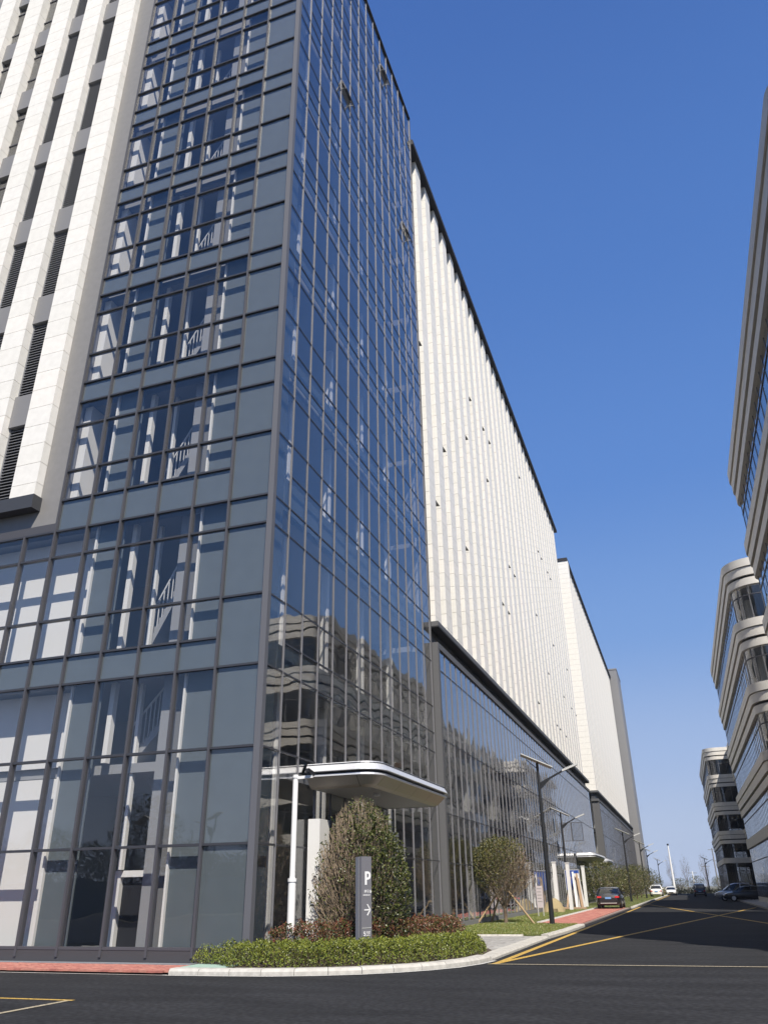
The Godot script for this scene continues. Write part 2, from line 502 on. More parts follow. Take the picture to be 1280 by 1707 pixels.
	for i in floors.size() - 1:
		var y0: float = floors[i]
		var y1: float = floors[i + 1]
		var mid := (y0 + y1) / 2
		if i:
			flight(t, Vector3(-4.95, y0, -1.65), Vector3(-3.55, mid, -1.65))
		flight(t, Vector3(-3.55, mid, -2.75), Vector3(-4.95, y1, -2.75))
		bx(t, "stair_landing", Vector3(-3.54, mid - 0.16, -3.25), Vector3(-2.82, mid - 0.02, -1.1), M.plaster_grey)
	# columns behind the street face
	for k in [2, 5, 8, 11]:
		bx(t, "column", Vector3(-1.15, 0.2, rz(k) - 0.50), Vector3(-0.90, 49.2, rz(k) - 0.30), M.plaster)
	# the stone flank beyond the glass
	bx(t, "flank_wall", Vector3(-30, 12.80, -8.0), Vector3(-8.04, 50.2, -0.14), M.panel_mid)
	bx(t, "flank_strip", Vector3(-8.92, 12.79, -0.138), Vector3(-8.035, 50.2, 0.03), M.panel_grey)
	bx(t, "flank_strip", Vector3(-30, 12.79, -0.138), Vector3(-8.925, 13.84, 0.03), M.panel_grey)
	bx(t, "header", Vector3(-30, 12.50, -0.16), Vector3(-8.035, 12.785, 0.045), M.mullion)
	bx(t, "base_trim", Vector3(-30, 13.36, 0.034), Vector3(-8.84, 13.86, 0.44), M.trim_dark)
	var lips := [17.15, 22.0, 26.9, 31.8, 36.55, 41.35, 46.1]
	var skin := [M.stone_white, M.stone_white_b, M.stone_white_c]
	for i in 7:
		var x1 := -8.93 - 2.13 * i
		var x0 := x1 - 1.06
		bx(t, "pilaster_core", Vector3(x0 + 0.02, 13.87, -0.13), Vector3(x1 - 0.02, 50.1, 0.335), M.joint_grey)
		if i < 6:
			for j in 46:
				var ya := 13.87 + (0.5 + 0.8 * (j - 1) if j else 0.0)
				var yb := 13.87 + 0.5 + 0.8 * j
				if ya < 50:
					bx(t, "stone_panel", Vector3(x0, ya + 0.008, -0.125), Vector3(x1, minf(yb, 50.2) - 0.008, 0.355), skin[rng.randi() % 3])
		var g0 := x0 - 1.07
		for l in lips:
			bx(t, "apron_panel", Vector3(g0 + 0.003, l, -0.136), Vector3(x0 - 0.003, l + 1.36, 0.10), M.panel_mid)
			if i < 2:
				var g := G.new()
				var n := 27
				for j in n:
					var y: float = l - 3.44 + 3.42 * j / n
					g.hexa([Vector3(g0 + 0.05, y, -0.01), Vector3(x0 - 0.05, y, -0.01), Vector3(x0 - 0.05, y + 0.06, -0.12), Vector3(g0 + 0.05, y + 0.06, -0.12), Vector3(g0 + 0.05, y + 0.022, -0.01), Vector3(x0 - 0.05, y + 0.022, -0.01), Vector3(x0 - 0.05, y + 0.082, -0.12), Vector3(g0 + 0.05, y + 0.082, -0.12)])
				g.box(Vector3(g0 + 0.004, l - 3.48, -0.125), Vector3(g0 + 0.05, l, 0.0))
				g.box(Vector3(x0 - 0.05, l - 3.48, -0.125), Vector3(x0 - 0.004, l, 0.0))
				part(t, "louvre", g, M.louvre_dark)
				bx(t, "louvre_back", Vector3(g0 + 0.004, l - 3.47, -0.139), Vector3(x0 - 0.004, l, -0.128), M.roof_trim)
			else:
				var wn := Node3D.new()
				wn.name = "window"
				t.add_child(wn, true)
				bx(wn, "backing", Vector3(g0 + 0.004, l - 3.47, -0.139), Vector3(x0 - 0.004, l, -0.135), M.concrete_dark)
				put(wn, "pane", pane_shape(1.0, 3.4).mesh(), M.glass_far, Vector3((g0 + x0) / 2, l - 1.74, -0.06))
				bx(wn, "frame", Vector3(g0 + 0.004, l - 2.45, -0.09), Vector3(x0 - 0.004, l - 2.38, -0.03), M.mullion)
				bx(wn, "frame", Vector3(g0 + 0.004, l - 0.62, -0.09), Vector3(x0 - 0.004, l - 0.55, -0.03), M.mullion)

func is_spandrel(y: float) -> bool:
	for s in SPANDREL:
		if absf(s[0] - y) < 0.01:
			return true
	return false

func rz(k: int) -> float:
	return 0.05 - 1.2078 * k if k else 0.0

func flight(t: Node3D, a: Vector3, b: Vector3) -> void:
	var s := Node3D.new()
	s.name = "stair_flight"
	t.add_child(s, true)
	var g := G.new()
	g.bar(a + Vector3(0, -0.1, 0), b + Vector3(0, -0.1, 0), 1.0, 0.16)
	var n := 10
	for i in n:
		var p := a.lerp(b, (i + 0.5) / n)
		var w := absf(b.x - a.x) / n
		g.box(Vector3(p.x - w / 2, p.y - 0.12, p.z - 0.5), Vector3(p.x + w / 2 + 0.002, p.y + (b.y - a.y) / n * 0.5, p.z + 0.498))
	part(s, "steps", g, M.plaster_grey)
	g = G.new()
	for i in n:
		var p := a.lerp(b, (i + 0.5) / n) + Vector3(0, 0, 0.46)
		g.box(p + Vector3(-0.014, 0, -0.014), p + Vector3(0.014, 1.05, 0.014))
	g.bar(a + Vector3(0, 1.07, 0.46), b + Vector3(0, 1.07, 0.46), 0.05, 0.05)
	part(s, "balustrade", g, M.rail)

# ---------------------------------------------------------------- the white wings down the street
const PZ0 := -17.02
func wing(called: String, label: String, za: float, zb: float, detailed: bool) -> Node3D:
	var t := thing(called, label, "building", Vector3.ZERO, 0, "white office wings along the street")
	var xp := -0.10
	# upper wall
	bx(t, "upper_wall", Vector3(-16, 13.4, zb), Vector3(-0.62, 47.6, za), M.panel_mid)
	bx(t, "roof_edge", Vector3(-16, 47.62, zb - 0.1), Vector3(0.20, 48.0, za + (0.0 if detailed else 0.25)), M.roof_trim)
	bx(t, "roof_cap", Vector3(-16, 48.005, zb - 0.1), Vector3(0.16, 48.1, za + (0.0 if detailed else 0.25)), M.roof_trim)
	var skin := [M.stone_white, M.stone_white_b, M.stone_white_c]
	var pitch := 2.32
	var count := int((za - zb) / pitch)
	var z_first := -16.85 - 0.0 if detailed else za - 1.3
	var made := 0
	for i in count + 1:
		# the +z side of pilaster i
		var zr := (-18.41 + 2.32 - 0.0) - pitch * i if detailed else z_first - pitch * i
		if detailed and i == 0:
			zr = za
		var zl := zr - 1.18 if not (detailed and i == 0) else -18.41 + 2.32 - 1.18
		if zl < zb:
			break
		bx(t, "pilaster_core", Vector3(-0.60, 13.45, zl + 0.02), Vector3(xp - 0.02, 47.61, zr - 0.02), M.joint_grey)
		if detailed and i < 7:
			for j in 43:
				var ya := 13.5 + 0.8 * j
				bx(t, "stone_panel", Vector3(-0.605, ya + 0.009, zl), Vector3(xp, minf(ya + 0.8, 47.6) - 0.009, zr), skin[rng.randi() % 3])
				made += 1
		else:
			var g := G.new()
			for j in 43:
				var ya := 13.5 + 0.8 * j
				g.box(Vector3(-0.605, ya + 0.009, zl), Vector3(xp, minf(ya + 0.8, 47.6) - 0.009, zr))
			part(t, "stone_pilaster", g, skin[i % 3])
		# the window strip between this pilaster and the next
		var zn := zl - (pitch - 1.18)
		if zn > zb and not (detailed and i == 0 and false):
			bx(t, "window_strip", Vector3(-0.615, 13.45, zn + 0.004), Vector3(-0.56, 47.6, zl - 0.004), M.backing_blue)
			if detailed and rng.randf() < 0.5:
				for q in 1 + rng.randi() % 2:
					var y := 15.0 + 4.85 * (rng.randi() % 6) + 1.5
					var g := G.new()
					g.hexa([Vector3(-0.3, y, zl - 0.10), Vector3(0.0, y - 0.03, zl - 0.10), Vector3(0.0, y - 0.03, zl - 0.5), Vector3(-0.3, y, zl - 0.5), Vector3(-0.32, y + 0.5, zl - 0.10), Vector3(-0.28, y + 0.5, zl - 0.10), Vector3(-0.28, y + 0.5, zl - 0.5), Vector3(-0.32, y + 0.5, zl - 0.5)])
					part(t, "open_sash", g, M.trim_dark)
	if not detailed:
		# end wall in stone courses and its pier
		var g := G.new()
		for j in 43:
			var ya := 13.5 + 0.8 * j
			g.box(Vector3(-6, ya + 0.01, za - 1.28), Vector3(xp + 0.3, minf(ya + 0.8, 47.6) - 0.01, za + 0.14))
		part(t, "stone_pier", g, M.stone_white)
		bx(t, "pier_core", Vector3(-5.95, 13.45, za - 1.25), Vector3(xp + 0.27, 47.61, za + 0.12), M.joint_grey)
	# cornice between wall and podium
	bx(t, "cornice_lip", Vector3(-0.64, 13.28, zb), Vector3(0.40, 13.52, za - 0.02 if detailed else za + 0.35), M.pier_grey)
	bx(t, "cornice_soffit", Vector3(-0.64, 13.22, zb), Vector3(0.39, 13.278, za - 0.025 if detailed else za + 0.34), M.roof_trim)  # near-black sheet under the lip, its shade put into the colour
	bx(t, "cornice_recess", Vector3(-0.64, 12.45, zb), Vector3(-0.10, 13.218, za - 0.02 if detailed else za + 0.05), M.trim_dark)  # dark metal whose colour also carries the shade of the groove
	bx(t, "cornice_fascia", Vector3(-0.64, 12.16, zb), Vector3(0.34, 12.448, za - 0.02 if detailed else za + 0.3), M.pier_grey)
	# podium
	bx(t, "end_pier", Vector3(-0.6, 0.12, za - 0.30), Vector3(0.33, 12.158, za - 0.02 if detailed else za + 0.1), M.pier_grey)
	bx(t, "plinth", Vector3(-0.4, 0.10, zb), Vector3(0.33, 0.30, za - 0.305), M.panel_mid)
	var lv := [0.30, 2.62, 4.66, 7.9, 11.15, 12.12]
	var panes := []
	var n := int((za - 0.3 - zb) / 1.11)
	for k in n:
		var z0 := za - 0.30 - 1.11 * k
		for r in lv.size() - 1:
			panes.append([Vector3(0.26, (lv[r] + lv[r + 1]) / 2, z0 - 0.555), 1.06, lv[r + 1] - lv[r] - 0.05, PI / 2])
		if k:
			bx(t, "mullion", Vector3(0.225, 0.3, z0 - 0.015), Vector3(0.29, 12.15, z0 + 0.015), M.mullion_light if detailed else M.mullion)
	glaze(t, "pane", panes, M.glass_street if detailed else M.glass_far, 295 if detailed else 60)
	for y in lv:
		bx(t, "transom", Vector3(0.215, y - 0.025, zb + 0.05), Vector3(0.274, y + 0.025, za - 0.31), M.mullion_dark)
	bx(t, "podium_back", Vector3(-16, 0.15, zb), Vector3(-5.0, 13.35, za - 0.35), M.concrete_dark)
	for y in [4.75, 8.3]:
		bx(t, "floor_slab", Vector3(-5.0, y, zb), Vector3(-0.2, y + 0.45, za - 0.4), M.plaster_grey)
	bx(t, "ceiling", Vector3(-5.0, 12.2, zb), Vector3(-0.65, 12.5, za - 0.4), M.plaster_grey)
	bx(t, "ground_slab", Vector3(-5.0, 0.06, zb), Vector3(-0.42, 0.22, za - 0.4), M.concrete_dark)
	var z := za - 3.0
	while z > zb + 2:
		bx(t, "column", Vector3(-1.2, 0.22, z - 0.5), Vector3(-0.7, 12.2, z), M.plaster)
		z -= 6.66
	if detailed:
		var s := Node3D.new()
		s.name = "open_sash"
		t.add_child(s, true)
		s.position = Vector3(0.30, 6.4, -63.4)
		s.rotation.y = 0.35
		var g := G.new()
		for e in [-1, 1]:
			g.box(Vector3(0.5 + e * 0.5 - 0.03, -0.85, -0.03), Vector3(0.5 + e * 0.5 + 0.03, 0.85, 0.03))
			g.box(Vector3(0.031, e * 0.82 - 0.03, -0.03), Vector3(0.969, e * 0.82 + 0.03, 0.03))
		part(s, "sash_frame", g, M.mullion)
		put(s, "pane", pane_shape(0.95, 1.6).mesh(), M.glass_street, Vector3(0.5, 0, 0.0))
	return t

# ---------------------------------------------------------------- the banded offices across the street
func outline(x0: float, x1: float, z0: float, z1: float, r: float, off: float) -> Array:
	# rounded rectangle, pushed outwards by off; runs from the far street corner clockwise as seen from above
	var a := []
	var rr := maxf(r + off, 0.02)
	for c in [[x0 + r, z0 + r, PI], [x1 - r, z0 + r, 1.5 * PI], [x1 - r, z1 - r, 0.0], [x0 + r, z1 - r, 0.5 * PI]]:
		for k in 11:
			var an: float = c[2] + PI / 2 * k / 10
			a.append(Vector2(c[0] + cos(an) * rr, c[1] + sin(an) * rr))
	return a

func facing() -> Array:
	var a := []
	for q in [PI, 1.5 * PI, 0.0, 0.5 * PI]:
		for k in 11:
			var an: float = q + PI / 2 * k / 10
			a.append(Vector3(cos(an), 0, sin(an)))
	return a

# a band round a block: a smooth outer wall with a flat top and foot
func ring(g: G, outer: Array, inner: Array, y0: float, y1: float) -> void:
	var away := facing()
	for i in outer.size():
		var j := (i + 1) % outer.size()
		var a: Vector2 = outer[i]
		var b: Vector2 = outer[j]
		var c: Vector2 = inner[j]
		var d: Vector2 = inner[i]
		g.quad(Vector3(b.x, y1, b.y), Vector3(a.x, y1, a.y), Vector3(a.x, y0, a.y), Vector3(b.x, y0, b.y))
		var k := g.n.size() - 4
		g.n[k] = away[j]
		g.n[k + 1] = away[i]
		g.n[k + 2] = away[i]
		g.n[k + 3] = away[j]
		g.quad(Vector3(a.x, y1, a.y), Vector3(b.x, y1, b.y), Vector3(c.x, y1, c.y), Vector3(d.x, y1, d.y))
		g.quad(Vector3(b.x, y0, b.y), Vector3(a.x, y0, a.y), Vector3(d.x, y0, d.y), Vector3(c.x, y0, c.y))

func banded(called: String, label: String, x0: float, x1: float, z0: float, z1: float, keep: int, r := 2.0) -> void:
	var t := thing(called, label, "building", Vector3.ZERO, 0, "beige banded office blocks across the street")
	var tops := [23.5, 18.95, 14.4, 9.85]
	for y in tops:
		for l in [[0.0, 0.60, 0.20], [0.66, 1.28, 0.12], [1.46, 2.0, 0.04]]:
			var g := G.new()
			ring(g, outline(x0, x1, z0, z1, r, l[2]), outline(x0, x1, z0, z1, r, -0.5), y - l[1], y - l[0])
			part(t, "band_lip", g, M.band_beige)
		var g := G.new()
		ring(g, outline(x0, x1, z0, z1, r, -0.08), outline(x0, x1, z0, z1, r, -0.52), y - 1.98, y - 0.06)
		part(t, "band_groove", g, M.band_groove)
		bx(t, "floor_slab", Vector3(x0 + 0.8, y - 1.7, z0 + 0.8), Vector3(x1 - 0.8, y - 1.1, z1 - 0.8), M.plaster_grey)
	var g := G.new()
	ring(g, outline(x0, x1, z0, z1, r, 0.06), outline(x0, x1, z0, z1, r, -0.5), 4.85, 5.65)
	part(t, "band_lip", g, M.band_beige)
	g = G.new()
	ring(g, outline(x0, x1, z0, z1, r, -0.05), outline(x0, x1, z0, z1, r, -0.5), 0.02, 0.5)
	part(t, "plinth", g, M.band_beige)
	bx(t, "floor_slab", Vector3(x0 + 0.8, 5.0, z0 + 0.8), Vector3(x1 - 0.8, 5.4, z1 - 0.8), M.plaster_grey)
	bx(t, "roof_slab", Vector3(x0 + 0.6, 22.9, z0 + 0.6), Vector3(x1 - 0.6, 23.3, z1 - 0.6), M.panel_mid)
	bx(t, "core_wall", Vector3(x0 + 6, 0.1, z0 + 6), Vector3(x1 - 1, 22.8, z1 - 6), M.plaster_grey)
	bx(t, "rear_wall", Vector3(x1 - 1.6, 0.1, z0 + 1.5), Vector3(x1 - 1.0, 22.85, z1 - 1.5), M.plaster_grey)
	var line := outline(x0, x1, z0, z1, r, -0.12)
	var panes := []
	var lv := [[0.5, 4.85], [5.65, 7.86], [9.85, 12.4], [14.4, 16.95], [18.95, 21.5]]
	for i in line.size():
		var a: Vector2 = line[i]
		var b: Vector2 = line[(i + 1) % line.size()]
		var n := maxi(1, roundi(a.distance_to(b) / 1.2))
		for k in n:
			var p := a.lerp(b, float(k) / n)
			var q := a.lerp(b, float(k + 1) / n)
			if (p.x + q.x) / 2 > x0 + 12:
				continue
			var out := Vector2(q.y - p.y, p.x - q.x).normalized()
			var turn := atan2(out.x, out.y)
			for y in lv:
				panes.append([Vector3((p.x + q.x) / 2, (y[0] + y[1]) / 2, (p.y + q.y) / 2), p.distance_to(q) - 0.02, y[1] - y[0] - 0.02, turn])
			if p.distance_to(q) > 0.5 or i % 3 == 0:
				var post := bx(t, "mullion", Vector3(-0.025, 0.5, -0.018), Vector3(0.025, 21.5, 0.018), M.mullion_light)
				post.position += Vector3(p.x, 0, p.y)
				post.rotation.y = turn
	glaze(t, "pane", panes, M.glass_street if keep > 100 else M.glass_far, keep)
	for y in lv:
		var tr := G.new()
		var h: float = y[0] + (y[1] - y[0]) * 0.72
		ring(tr, outline(x0, x1, z0, z1, r, -0.09), outline(x0, x1, z0, z1, r, -0.20), h - 0.03, h + 0.03)
		part(t, "transom", tr, M.mullion)
	# columns near the street face
	var z := z0 + 3.0
	while z < z1 - 2:
		bx(t, "column", Vector3(x0 + 1.3, 0.1, z - 0.3), Vector3(x0 + 1.8, 22.8, z + 0.3), M.plaster)
		z += 7.2

# ---------------------------------------------------------------- ground, kerbs, paving, markings
const KERB := [Vector2(-1.0, 1.72), Vector2(0.2, 1.66), Vector2(1.37, 1.54), Vector2(2.35, 1.22), Vector2(3.13, 0.80), Vector2(3.75, 0.28), Vector2(4.25, -0.30), Vector2(4.70, -1.05), Vector2(4.98, -1.95), Vector2(5.12, -2.95)]

func inset(line: Array, d: float) -> Array:
	var out := []
	for i in line.size():
		var f: Vector2 = (line[mini(i + 1, line.size() - 1)] - line[maxi(i - 1, 0)]).normalized()
		out.append(line[i] + Vector2(f.y, -f.x) * d)
	return out

func stripe(g: G, a: Vector2, b: Vector2, w: float, y: float) -> void:
	var s := (b - a).normalized().orthogonal() * w / 2
	g.plate(PackedVector2Array([a + s, b + s, b - s, a - s]), y)

func kerb_x(z: float) -> float:
	return 5.14 if z > -3 else (lerpf(5.14, 5.36, (-3 - z) / 19.0) if z > -22 else lerpf(5.36, 6.5, clampf((-22 - z) / 150.0, 0, 1)))

func kerb_run(parent: Node3D, line: Array, w: float, h: float, step: float) -> void:
	# kerb stones laid end to end along a line, with a bevelled road edge
	var pts := [line[0]]
	var left := step
	for i in line.size() - 1:
		var a: Vector2 = line[i]
		var b: Vector2 = line[i + 1]
		var l := a.distance_to(b)
		var at := left
		while at <= l:
			pts.append(a.lerp(b, at / l))
			at += step
		left = at - l
	var ins := inset(pts, w)
	var cut := inset(pts, 0.05)
	for i in pts.size() - 1:
		var g := G.new()
		var e := 0.006 / step
		var p := func(l: Array, f: float, y: float) -> Vector3:
			var q: Vector2 = l[i].lerp(l[i + 1], f)
			return Vector3(q.x, y, q.y)
		var up := rng.randf_range(-0.004, 0.004)
		g.hexa([p.call(pts, e, -0.05), p.call(pts, 1 - e, -0.05), p.call(ins, 1 - e, -0.05), p.call(ins, e, -0.05), p.call(pts, e, h - 0.05 + up), p.call(pts, 1 - e, h - 0.05 + up), p.call(ins, 1 - e, h - 0.05 + up), p.call(ins, e, h - 0.05 + up)])
		g.hexa([p.call(pts, e, h - 0.05 + up), p.call(pts, 1 - e, h - 0.05 + up), p.call(ins, 1 - e, h - 0.05 + up), p.call(ins, e, h - 0.05 + up), p.call(cut, e, h + up), p.call(cut, 1 - e, h + up), p.call(ins, 1 - e, h + up), p.call(ins, e, h + up)])
		part(parent, "kerb_stone", g, M.concrete_kerb)

func bricks(parent: Node3D, x0: float, x1: float, z0: float, z1: float, y: float, l: float, w: float, mats: Array, called: String, along_z := false, clip = null) -> void:
	var shape := G.new()
	shape.box(Vector3(-l / 2 + 0.004, -0.04, -w / 2 + 0.004), Vector3(l / 2 - 0.004, 0, w / 2 - 0.004))
	var m := shape.mesh()
	var us := z1 - z0 if along_z else x1 - x0
	var vs := x1 - x0 if along_z else z1 - z0
	var made := []
	for r in int(vs / w):
		for c in int(us / l) + 1:
			var u := (c + (0.5 if r % 2 else 0.0)) * l + l / 2
			if u + l / 2 > us:
				continue
			var v := r * w + w / 2
			var at := Vector3(x0 + v, y, z0 + u) if along_z else Vector3(x0 + u, y, z0 + v)
			if clip != null and not clip.call(at):
				continue
			made.append(at + Vector3(0, rng.randf_range(-0.003, 0.003), 0))
	made.sort_custom(func(a, b): return a.distance_squared_to(CAM) < b.distance_squared_to(CAM))
	var rest := []
	for k in mats.size():
		rest.append(G.new())
	for i in made.size():
		var k := rng.randi() % mats.size()
		if i < 290:
			put(parent, called, m, mats[k], made[i], PI / 2 if along_z else 0.0)
		else:
			rest[k].add(shape, Transform3D(Basis(Vector3.UP, PI / 2 if along_z else 0.0), made[i]))
	for k in mats.size():
		if rest[k].t.size():
			part(parent, called, rest[k], mats[k]).set_meta("kind", "stuff")

func ground() -> void:
	var g := G.new()
	g.plate(PackedVector2Array([Vector2(-900, -1500), Vector2(900, -1500), Vector2(900, 500), Vector2(-900, 500)]), -0.06)
	structure("ground", g, M.field)
	g = G.new()
	g.plate(PackedVector2Array([Vector2(-90, 34), Vector2(-90, -0.4), Vector2(4.0, -0.4), Vector2(4.0, -178), Vector2(17, -178), Vector2(17, -2), Vector2(90, -2), Vector2(90, 34)]), 0.0)
	structure("road", g, M.asphalt)
	# base of the pavement beside the buildings
	g = G.new()
	var poly := PackedVector2Array([Vector2(-40, -0.3), Vector2(-40, 1.9)])
	var ins := inset(KERB, 0.30)
	for p in ins:
		poly.append(p)
	for z in [-12.0, -22.0, -60.0, -120.0, -176.0]:
		poly.append(Vector2(kerb_x(z) - 0.3, z))
	poly.append(Vector2(-0.4, -176))
	poly.append(Vector2(-0.4, -0.3))
	g.plate(poly, 0.055, -0.05)
	structure("pavement", g, M.mortar)
	# planting bed
	g = G.new()
	g.plate(PackedVector2Array([Vector2(-0.9, 0.55), ins[1], ins[2], ins[3], ins[4], ins[5], ins[6], ins[7], ins[8], ins[9], Vector2(4.7, -4.9), Vector2(4.0, -6.8), Vector2(0.5, -6.8), Vector2(0.1, 0.12), Vector2(-0.9, 0.12)]), 0.115, 0.0)
	structure("planting_bed", g, M.soil)
	# kerbs
	var k := Node3D.new()
	k.name = "kerb"
	add_child(k)
	k.set_meta("kind", "structure")
	kerb_run(k, KERB, 0.34, 0.13, 0.72)
	kerb_run(k, [Vector2(5.13, -12.3), Vector2(kerb_x(-16), -16.0), Vector2(kerb_x(-21.6), -21.6)], 0.28, 0.13, 0.75)
	kerb_run(k, [Vector2(5.13, -3.0), Vector2(5.13, -12.28)], 0.42, 0.098, 0.9)
	kerb_run(k, [Vector2(0.6, -12.35), Vector2(4.9, -12.3)], 0.20, 0.12, 0.9)
	kerb_run(k, [Vector2(kerb_x(-54), -54), Vector2(kerb_x(-80), -80)], 0.26, 0.13, 1.2)
	kerb_run(k, [Vector2(kerb_x(-80), -80.02), Vector2(kerb_x(-176), -176)], 0.26, 0.13, 4.0)
	kerb_run(k, [Vector2(3.0, -24.0), Vector2(2.9, -53.5)], 0.24, 0.115, 1.0)
	# the flush edge stones of the road
	g = G.new()
	stripe(g, Vector2(-40, 2.0), Vector2(-1.0, 1.79), 0.12, 0.012)
	var last := Vector2(-1.0, 1.80)
	for p in inset(KERB, -0.10):
		stripe(g, last, p, 0.10, 0.012)
		last = p
	structure("edge_line", g, M.paint_white)
	# paving
	var p := Node3D.new()
	p.name = "red_pavement"
	add_child(p)
	p.set_meta("kind", "structure")
	bricks(p, -22.0, -0.75, 0.42, 1.86, 0.092, 0.2, 0.1, [M.brick_red, M.brick_red_b, M.brick_red_c], "brick", false, func(a: Vector3): return a.x < -0.9 - (0.0 if a.z < 1.2 else (a.z - 1.2) * 0.3) and a.z < 1.80 + (-1.0 - a.x) * 0.005)
	p = Node3D.new()
	p.name = "parking_bay_paving"
	add_child(p)
	p.set_meta("kind", "structure")
	bricks(p, 3.02, 5.2, -53.0, -22.2, 0.092, 0.4, 0.2, [M.brick_red, M.brick_red_b, M.brick_red_c], "brick", true)
	p = Node3D.new()
	p.name = "grey_pavement"
	add_child(p)
	p.set_meta("kind", "structure")
	bricks(p, 0.2, 5.1, -12.05, -3.0, 0.090, 0.6, 0.3, [M.paving_pale, M.paving_pale_b], "paving_slab", false, func(a: Vector3): return not (a.z > -6.9 and a.x < 4.75 - maxf(0.0, (-4.9 - a.z)) * 0.4) and a.x < kerb_x(a.z) - 0.36)
	g = G.new()
	g.box(Vector3(-22, 0.06, 0.05), Vector3(-0.75, 0.098, 0.40))
	structure("granite_strip", g, M.granite_strip)
	g = G.new()
	g.box(Vector3(-0.98, 0.06, 0.52), Vector3(0.15, 0.128, 1.30))
	var o := part(self, "manhole_cover", g, M.manhole_green)
	o.set_meta("label", "pale green cover plate at the kerb beside the hedge")
	o.set_meta("category", "cover")
	# lawns
	lawn("lawn", PackedVector2Array([Vector2(0.35, -12.56), Vector2(4.5, -12.56), Vector2(5.0, -13.2), Vector2(kerb_x(-21) - 0.29, -21.2), Vector2(4.9, -22.1), Vector2(3.0, -22.5), Vector2(2.74, -24.0), Vector2(2.66, -53.0), Vector2(0.36, -53.0)]), 26000)
	lawn("lawn", PackedVector2Array([Vector2(0.4, -54), Vector2(kerb_x(-54) - 0.3, -54), Vector2(kerb_x(-120) - 0.3, -120), Vector2(kerb_x(-170) - 0.3, -170), Vector2(0.4, -170)]), 9000)
	# the far pavement
	g = G.new()
	g.box(Vector3(14.9, -0.05, -176), Vector3(17.5, 0.12, -3))
	structure("far_pavement", g, M.paving_pale_b)
	# painted markings
	g = G.new()
	stripe(g, Vector2(5.40, -2.1), Vector2(kerb_x(-22) + 0.22, -22.0), 0.17, 0.004)
	stripe(g, Vector2(kerb_x(-22) + 0.22, -22.0), Vector2(kerb_x(-170) + 0.25, -170.0), 0.17, 0.004)
	structure("edge_marking", g, M.paint_yellow)
	g = G.new()
	stripe(g, Vector2(5.36, -2.05), Vector2(14.6, -53.5), 0.17, 0.008)
	stripe(g, Vector2(14.6, -15.0), Vector2(6.0, -69.0), 0.17, 0.012)
	structure("box_marking", g, M.paint_yellow)
	g = G.new()
	stripe(g, Vector2(5.25, -1.93), Vector2(14.8, -2.2), 0.12, 0.016)
	structure("stop_marking", g, M.paint_cream)
	g = G.new()
	stripe(g, Vector2(-6.0, 5.90), Vector2(-0.12, 5.86), 0.11, 0.004)
	structure("hatch_marking", g, M.paint_yellow)
	g = G.new()
	stripe(g, Vector2(-0.17, 5.93), Vector2(-0.17, 12.0), 0.11, 0.008)
	structure("bay_marking", g, M.paint_cream)

func lawn(called: String, poly: PackedVector2Array, n: int) -> void:
	var g := G.new()
	g.plate(poly, 0.10, 0.0)
	structure(called if not taken.has(called) else called + "_far", g, M.lawn)
	var blades := []
	var box := Rect2(poly[0], Vector2.ZERO)
	for p in poly:
		box = box.expand(p)
	for i in n:
		var p := Vector2(rng.randf_range(box.position.x, box.end.x), rng.randf_range(box.position.y, box.end.y))
		if Geometry2D.is_point_in_polygon(p, poly):
			var s := rng.randf_range(0.35, 0.75)
			var c := Color(0.13, 0.19, 0.03).lerp(Color(0.30, 0.27, 0.09), rng.randf() ** 1.5)
			blades.append([Transform3D(Basis(Vector3.UP, rng.randf() * TAU) * Basis(Vector3.RIGHT, rng.randf_range(-0.5, 0.5)) * Basis.from_scale(Vector3(s, s, s)), Vector3(p.x, 0.098, p.y)), c])
	var tuft := G.new()
	for k in 4:
		var a := k * 1.7
		var d := Vector3(cos(a), 0, sin(a))
		var s := Vector3(-d.z, 0, d.x) * 0.018
		var b := d * 0.02
		tuft.tri(b - s, b + d * 0.05 + Vector3(0, 0.075, 0), b + s)
	scatter(self, numbered("grass"), tuft, M.leaf, blades)

func scatter(parent: Node3D, called: String, shape: G, m: Material, list: Array) -> MultiMeshInstance3D:
	var mm := MultiMesh.new()
	mm.transform_format = MultiMesh.TRANSFORM_3D
	mm.use_colors = true
	mm.mesh = shape.mesh()
	mm.instance_count = list.size()
	for i in list.size():
		mm.set_instance_transform(i, list[i][0])
		mm.set_instance_color(i, list[i][1])
	var o := MultiMeshInstance3D.new()
	o.name = called
	o.multimesh = mm
	o.material_override = m
	o.set_meta("kind", "stuff")
	if parent == self:
		o.set_meta("label", "short green and straw grass on the lawn" if called == "grass" else "thin grass on the far verge under the trees")
		o.set_meta("category", "grass")
	parent.add_child(o, true)
	return o

# ---------------------------------------------------------------- plants
func leaf_shape(l: float, w: float) -> G:
	var g := G.new()
	var a := Vector3(0, 0, 0)
	var b := Vector3(0, 0.02 * l, l)
	var m := Vector3(0, -0.12 * l, l * 0.45)
	g.tri(a, Vector3(-w, 0.06 * l, l * 0.45), m)
	g.tri(m, Vector3(-w, 0.06 * l, l * 0.45), b)
	g.tri(a, m, Vector3(w, 0.06 * l, l * 0.45))
	g.tri(m, b, Vector3(w, 0.06 * l, l * 0.45))
	return g

func any_turn(up := 0.0) -> Basis:
	return Basis(Vector3.UP, rng.randf() * TAU) * Basis(Vector3.RIGHT, rng.randf_range(-1.2, 1.0) - up) * Basis(Vector3.BACK, rng.randf() * TAU * 0.4)

func edge_distance(p: Vector2, poly: PackedVector2Array) -> float:
	var d := 1e9
	for i in poly.size():
		d = minf(d, p.distance_to(Geometry2D.get_closest_point_to_segment(p, poly[i], poly[(i + 1) % poly.size()])))
	return d

